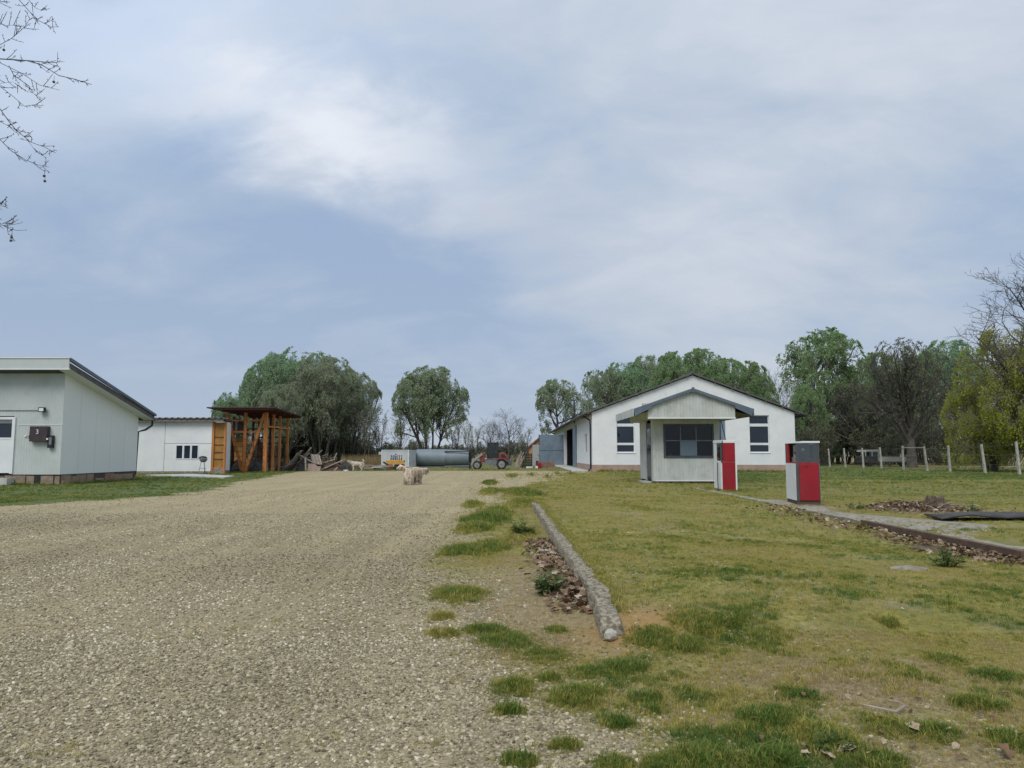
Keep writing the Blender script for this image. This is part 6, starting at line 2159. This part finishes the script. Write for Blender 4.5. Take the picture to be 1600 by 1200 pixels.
for cx, cy, rx, ry in CL:
    m_ = int(min(160, 26 + 500 * rx * ry / (.05 + .012 * cy)))
    x_, y_ = cx + rx * rng.normal(0, 1.0, m_), cy + ry * rng.normal(0, 1.0, m_)
    k = isl_ok(x_, y_) & (y_ > 2.2)
    x_, y_ = x_[k], y_[k]
    xs.append(x_)
    ys_.append(y_)
    hs.append((.012 + .0009 * cy) * rng.uniform(.5, 1.4, len(x_)))
    ts.append(np.clip(rng.normal(.55, .18, len(x_)), 0, 1))
for ax0, ay0, ax1, ay1, m_, h0, h1 in ((bl + .3, by - .12, br, by - .12, 700, .06, .26), (kx0 - .1, qy - .1, kx1 + .1, qy - .1, 260, .03, .10), (-20, hy0 - .12, hx, hy0 - .12, 420, .05, .14), (hx + .12, hy0, hx + .12, hy1, 320, .05, .16),
                                           (-20.5, sy - .12, -17.4, sy - .12, 160, .05, .16), (-19, 46.8, -15.4, 46.8, 220, .05, .14), (6.5, 16.85, 7.1, 16.8, 60, .02, .06), (6.6, 23.25, 7.15, 23.25, 90, .03, .10), (6.05, 9.2, 6.05, 22, 500, .02, .07)):
    u_ = rng.random(m_)
    k = rng.random(m_) < .35 + .9 * (vnoise(u_ * 9, u_ * 0 + ax0, 3) - .3)
    u_ = u_[k]
    m_ = len(u_)
    nx_, ny_ = (ay1 - ay0), -(ax1 - ax0)
    ln_ = math.hypot(nx_, ny_)
    off_ = rng.normal(0, .07, m_)
    xs.append(ax0 + (ax1 - ax0) * u_ + np.abs(off_) * (1 if nx_ > abs(ny_) and ax0 < 0 else -1 if nx_ > abs(ny_) else 0))
    ys_.append(ay0 + (ay1 - ay0) * u_ - np.abs(off_) * (abs(ny_) > abs(nx_)))
    hs.append(h0 + (h1 - h0) * rng.random(m_) ** 2)
    ts.append(np.clip(rng.normal(.72, .15, m_), 0, 1))
y_ = rng.uniform(5.3, 17.0, 2600)
x_ = kerb_x(y_) + .075 + np.abs(rng.normal(0, .05, 2600)) - .05 * (rng.random(2600) < .3 * (vnoise(y_ * 2.3, y_ * 0, 5) > .55))
xs.append(x_)
ys_.append(y_)
hs.append(rng.uniform(.018, .05, 2600))
ts.append(np.clip(rng.normal(.5, .2, 2600), 0, 1))
x_, y_, h_, t_ = map(np.concatenate, (xs, ys_, hs, ts))
n = len(x_)
wsc = h_ * rng.uniform(.8, 1.3, n)
g_z = ground_z(x_, y_)
g_z = np.where((x_ > 6.12) & (x_ < 7.4) & (y_ > 9.2) & (y_ < 25.3), .02, g_z)
scatter('grass', tufts, np.stack([x_, y_, g_z], -1), np.stack([rng.normal(0, .1, n), rng.normal(0, .1, n), rng.uniform(0, 6.3, n)], -1), np.stack([wsc, wsc, h_], -1), rng.integers(0, 6, n), t_, m_grass)

# dry straw lying in the thatch
stv = [((-1, -.05, 0), (1, -.035, .08), (1, .035, .08), (-1, .05, 0)), ((-1, -.04, .0), (1, -.05, 0), (1, .05, .0), (-1, .04, 0))]
straw_p = [(list(v), [(0, 1, 2, 3)]) for v in stv]
n = 9000
cxs = np.concatenate([rng.normal(.12, .36, 4200), rng.normal(1.7, .5, 2600), rng.normal(1.7, .5, 1200), rng.normal(6.0, .9, 1000), rng.normal(8.6, .75, 1500)])
cys = np.concatenate([rng.normal(6.3, 1.2, 4200), rng.normal(3.9, .5, 2600), rng.normal(3.0, .25, 1200), rng.normal(8.9, .8, 1000), rng.normal(15.6, .45, 1500)])
k = (cys > 2.3) & isl_ok(cxs, cys)
cxs, cys = cxs[k], cys[k]
n = len(cxs)
L = rng.uniform(.008, .026, n) * np.where(cys > 12, 3.2, 1)
scatter('straw', straw_p, np.stack([cxs, cys, ground_z(cxs, cys) + rng.uniform(.004, .02, n)], -1), np.stack([rng.normal(0, .15, n), rng.normal(0, .25, n), rng.uniform(0, 6.3, n)], -1), np.repeat(L[:, None], 3, 1), rng.integers(0, 2, n), rng.random(n),
        leaf_mat('dry straw', [(0, (.17, .125, .075)), (.6, (.30, .235, .145)), (1, (.42, .35, .24))], None, .1, attr='tint'))


# dry leaves
def dry_leaf(seed, size):
    q = random.Random(seed)
    n_ = 11
    v = [(0, 0, .12 * size)]
    for k in range(n_):
        a = 2 * math.pi * k / n_
        r = size * (.55 + .42 * abs(math.cos(a * 2.5 + q.random() * .5)) + q.uniform(-.08, .08))
        x0, y0 = r * math.cos(a) * 1.15, r * math.sin(a) * .9
        v.append((x0, y0, .55 * size * (abs(y0) / size) ** 1.4 * q.uniform(.6, 1.3) + q.uniform(0, .12) * size))
    return v, [(0, k + 1, (k + 1) % n_ + 1) for k in range(n_)]


lm = [M('tan dry leaf', (.30, .19, .11), (.22, .135, .08), 20, .85), M('brown dry leaf', (.20, .115, .065), (.14, .08, .048), 20, .85), M('pale dry leaf', (.42, .33, .23), (.33, .25, .165), 20, .85)]
LM = []
for k in range(9):
    v, f_ = dry_leaf(k, .030)
    me_ = bpy.data.meshes.new('dry_leaf')
    me_.from_pydata(v, [], f_)
    me_.materials.append(lm[k % 3])
    LM.append(me_)
rl = random.Random(14)


def leafobj(x, y_, label, group, sc=1.0):
    o_ = bpy.data.objects.new('dry_leaf', rl.choice(LM))
    s = sc * rl.uniform(.65, 1.25)
    o_.scale = (s, s, s * rl.uniform(.6, 1.3))
    o_.location = (x, y_, float(ground_z(x, y_)) + .008 + rl.uniform(0, .02))
    o_.rotation_euler = (rl.gauss(0, .35), rl.gauss(0, .35), rl.uniform(0, 6.3))
    C.objects.link(o_)
    tag(o_, label, 'leaf', group)


for k in range(210):
    y_ = rl.choice([rl.uniform(5.6, 6.4), rl.uniform(6.2, 8.5), rl.uniform(6.5, 9.8)])
    xk = kerb_x(y_) - .08
    leafobj(xk - abs(rl.gauss(0, .13)), y_, 'curled brown leaf in the drift along the concrete kerb', 'leaves in the drift along the kerb')
for px, py, lab in ((1293, 1188, 'large tan leaf lying flat near the bottom edge right of centre'), (1325, 1182, 'large curled tan leaf beside the low green weed at the bottom right'), (1427, 1148, 'tan leaf caught between green tufts at the lower right'), (1570, 1186, 'brown leaf in the grass at the bottom right corner')):
    g = G(px, py)
    leafobj(g.x, g.y, lab, None, 1.15)
for k in range(36):
    g = G(rl.uniform(1150, 1600), rl.uniform(1080, 1195))
    leafobj(g.x, g.y, 'small dry leaf scattered in the rough grass at the lower right', 'leaves scattered in the lower right grass', .6)
# leaf litter further off: stuff
stump_x0, stump_y0 = G(1462, 797).x, G(1462, 797).y
pts_ = []
for k in range(420):
    pts_.append((6.02 - abs(rl.gauss(0, .45)), rl.uniform(8.6, 16.5)))
for k in range(330):
    pts_.append((rl.gauss(5.75, .25), rl.choice([rl.gauss(9.3, .25), rl.gauss(10.2, .4)])))
for k in range(850):
    pts_.append((stump_x0 + rl.gauss(-.35, .62), stump_y0 + rl.gauss(0, .38)))
for k in range(650):
    yq_ = rl.uniform(5.9, 10.2)
    pts_.append((float(kerb_x(yq_)) - .09 - abs(rl.gauss(0, .15)), yq_))
for k in range(200):
    pts_.append((rl.gauss(6.6, .7), rl.gauss(8.6, .5)))
PX = np.array(pts_)
PX = PX[PX[:, 0] < 30]
n = len(PX)
lprot = [dry_leaf(k + 20, .036) for k in range(5)]
stump_g = G(1462, 797)
edge_g = G(1456, 856)
lz_ = ground_z(PX[:, 0], PX[:, 1])
for mcx, mcy, mrx, mry, mh in ((stump_g.x - .55, stump_g.y + .1, .85, .42, .13), (edge_g.x, edge_g.y + .12, .26, .2, .05)):
    rr2 = np.clip(np.hypot((PX[:, 0] - mcx) / mrx, (PX[:, 1] - mcy) / mry), 0, 1)
    lz_ = np.maximum(lz_, np.where(rr2 < 1, mh * np.sin((1 - rr2) ** (1 / 1.4) * np.pi / 2) * .97, -1))
scatter('leaf_litter', lprot, np.stack([PX[:, 0], PX[:, 1], lz_ + .012 + rng.uniform(0, .04, n)], -1), np.stack([rng.normal(0, .4, n), rng.normal(0, .4, n), rng.uniform(0, 6.3, n)], -1), np.repeat(rng.uniform(.6, 1.4, n)[:, None], 3, 1), rng.integers(0, 5, n), rng.random(n),
        leaf_mat('leaf litter', [(0, (.12, .075, .045)), (.55, (.23, .15, .09)), (.88, (.33, .25, .17)), (1, (.52, .45, .35))], None, .1, attr='tint'))
# pale chips and litter in the lawn
n = 170
x_, y_ = sample(4200, 2.4, 14, -.2, 12)
k = (gravel_mask(x_, y_) < .4) & isl_ok(x_, y_)
x_, y_ = x_[k][:n], y_[k][:n]
n = len(x_)
s_ = rng.uniform(.004, .013, n)
scatter('stone_chips', [pebble(k + 30) for k in range(3)], np.stack([x_, y_, ground_z(x_, y_) + .012], -1), np.stack([rng.uniform(-.5, .5, n), rng.uniform(-.5, .5, n), rng.uniform(0, 6.3, n)], -1), np.stack([s_ * 1.3, s_, s_ * .5], -1), rng.integers(0, 3, n), rng.uniform(.3, .97, n), mp_)


# weeds with broad leaves
def weed(label, c, h, seed, n_=70, rad=None):
    q = random.Random(seed)
    rad = rad or h * .6
    root = thing('weed_plant', label, 'weed', (c[0], c[1], float(ground_z(c[0], c[1]))))
    st, lf_ = MB(), MB()
    for k in range(max(6, n_ // 6)):
        a = q.uniform(0, 6.3)
        r = rad * math.sqrt(q.random())
        b0_ = Vector((r * .35 * math.cos(a), r * .35 * math.sin(a), -.01))
        tp = Vector((r * math.cos(a), r * math.sin(a), h * q.uniform(.55, 1.05) * (1 - .35 * r / rad)))
        st.tube([b0_, b0_.lerp(tp, .5) + Vector((0, 0, .02 * h)), tp], [.004, .003, .002], 4)
        for j in range(10):
            t_2 = .3 + .7 * (j + q.random()) / 8
            p = b0_.lerp(tp, t_2)
            az = q.uniform(0, 6.3)
            L_ = h * q.uniform(.26, .46) * (1.15 - .6 * t_2)
            d = Vector((math.cos(az), math.sin(az), q.uniform(-.1, .5)))
            sd_ = Vector((-math.sin(az), math.cos(az), 0)) * L_ * .30
            lf_.add([p, p + d * L_ * .5 + sd_, p + d * L_ + Vector((0, 0, -.12 * L_)), p + d * L_ * .5 - sd_], [(0, 1, 2), (0, 2, 3)])
    st.build('stem', M('green stem', (.10, .14, .04), rough=.8), root, local=True)
    kind(lf_.build('leaves', m_weed, root, local=True), 'stuff')


m_weed = leaf_mat('weed leaves', (.07, .135, .025), (.13, .20, .05), .35)
g = G(858, 928)
weed('bushy green weed growing in the dry leaves beside the kerb', (g.x, g.y), .24, 1, 110, .17)
g = G(1478, 885)
weed('bushy green weed below the steel edging at right', (g.x, g.y), .24, 2, 110, .19)
g = G(1300, 1170)
weed('low broad-leaved weed beside the large tan leaves', (g.x, g.y), .085, 3, 100, .11)
g = G(820, 836)
weed('green weed beside the middle of the kerb', (g.x - .05, g.y), .28, 4, 110, .26)
g = G(845, 776)
weed('small round weed in the lawn beyond the far end of the kerb', (g.x, g.y), .22, 5, 70, .22)
g = G(1340, 797)
weed('green weed at the left of the leaf heap around the stump', (g.x, g.y), .25, 6, 70, .28)
g = G(1518, 800)
weed('green weed just right of the tree stump', (g.x, g.y), .25, 7, 70, .28)
for k, (px, py) in enumerate(((765, 755), (800, 747), (828, 743), (855, 746), (870, 741), (893, 741))):
    g = G(px, py)
    lab = ['nearest low weed on the gravel beyond the lawn tip', 'low weed on the gravel in front of the loader wheels', 'low weed on the gravel below the dark crates', 'low weed on the gravel in front of the brick stack', 'low weed on the gravel below the open blue door', 'low weed on the gravel by the barn doorway'][k]
    weed(lab, (g.x, g.y), .30, 20 + k, 50, .3)

# tree stump in its heap of leaves
g = G(1462, 797)
stp = thing('tree_stump', 'rotten tree stump rising from a heap of dead leaves', 'stump', (g.x, g.y, 0))
vs, fs = [], []
n_ = 18
rq = random.Random(6)
jag = [rq.uniform(-.05, .09) for _ in range(n_)]
for i, (r, z) in enumerate(((.42, -.03), (.29, .06), (.21, .14), (.17, .25), (.14, .24), (.05, .19))):
    for j in range(n_):
        a = 2 * math.pi * j / n_
        fl = 1 + .22 * math.cos(a * 5 + 1) * (i < 2) + .08 * math.cos(a * 9) + .05 * rq.uniform(-1, 1)
        vs.append((r * fl * math.cos(a), r * fl * math.sin(a), z + (jag[j] if i in (3, 4) else 0)))
for i in range(5):
    for j in range(n_):
        fs.append((i * n_ + j, i * n_ + (j + 1) % n_, (i + 1) * n_ + (j + 1) % n_, (i + 1) * n_ + j))
fs.append(tuple(5 * n_ + j for j in range(n_)))
MB().add(vs, fs).build('trunk', M('rotten stump wood', (.16, .12, .085), (.09, .068, .05), 9, .95, bump=.8, stretch=(3, 3, .6)), stp, local=True)
m_mound = M('leafy soil', (.17, .125, .08), (.10, .08, .045), 9, .95, bump=.8)
tag(heap('leaf_mound', m_mound, g.x - .55, g.y + .1, .85, .42, .13, 51, 22), 'low mound of soil and dead leaves left of the tree stump', 'leaf mound')
g2 = G(1456, 856)
tag(heap('leaf_mound', m_mound, g2.x, g2.y + .12, .26, .2, .11, 52, 16, z0=-.05), 'small heap of brown leaves against the steel edging', 'leaf mound')
for k in range(26):
    c_ = Vector((g.x + rq.gauss(-.25, .5), g.y + rq.gauss(-.05, .3), rq.uniform(.04, .16)))
    a_ = rq.uniform(0, 6.3)
    e_ = c_ + Vector((math.cos(a_), math.sin(a_), rq.uniform(-.1, .35))) * rq.uniform(.15, .4)
    tag(MB().tube([c_, c_.lerp(e_, .5) + Vector((0, 0, .02)), e_], [.012, .01, .006], 5).build('stick', rq.choice([m_wood, m_rust, m_wood2])), 'dry stick lying in the leaf heap around the tree stump', 'stick', 'sticks in the leaf heap by the stump')
# bent root lying in the grass
tag(MB().tube([G(1345, 1100, .02), G(1380, 1108, .025), G(1400, 1112, .03), G(1414, 1103, .03), G(1405, 1097, .045), G(1390, 1095, .03)], [.003, .006, .007, .007, .006, .003], 6).build('bent_root', m_wood2, smooth=True), 'bent whitish root lying in the bare patch at the lower right', 'root')
tag(MB().tube([G(1363, 949, .03), G(1372, 955, .03)], [.006, .005], 6).build('stick', m_wood2), 'short pale stick lying on the lawn right of centre', 'stick')
tag(rock('stone', G(1467, 965, .03), .018, M('white stone', (.6, .6, .57), (.5, .5, .47), 12, .8), 9), 'white stone on the lawn at the right', 'stone')
g = G(1420, 892)
tag(rock('flat_stone', (g.x, g.y, .01), .16, m_conc, 12, (1.3, .8, .25)), 'flat grey stone sunk in the lawn below the steel edging', 'stone')
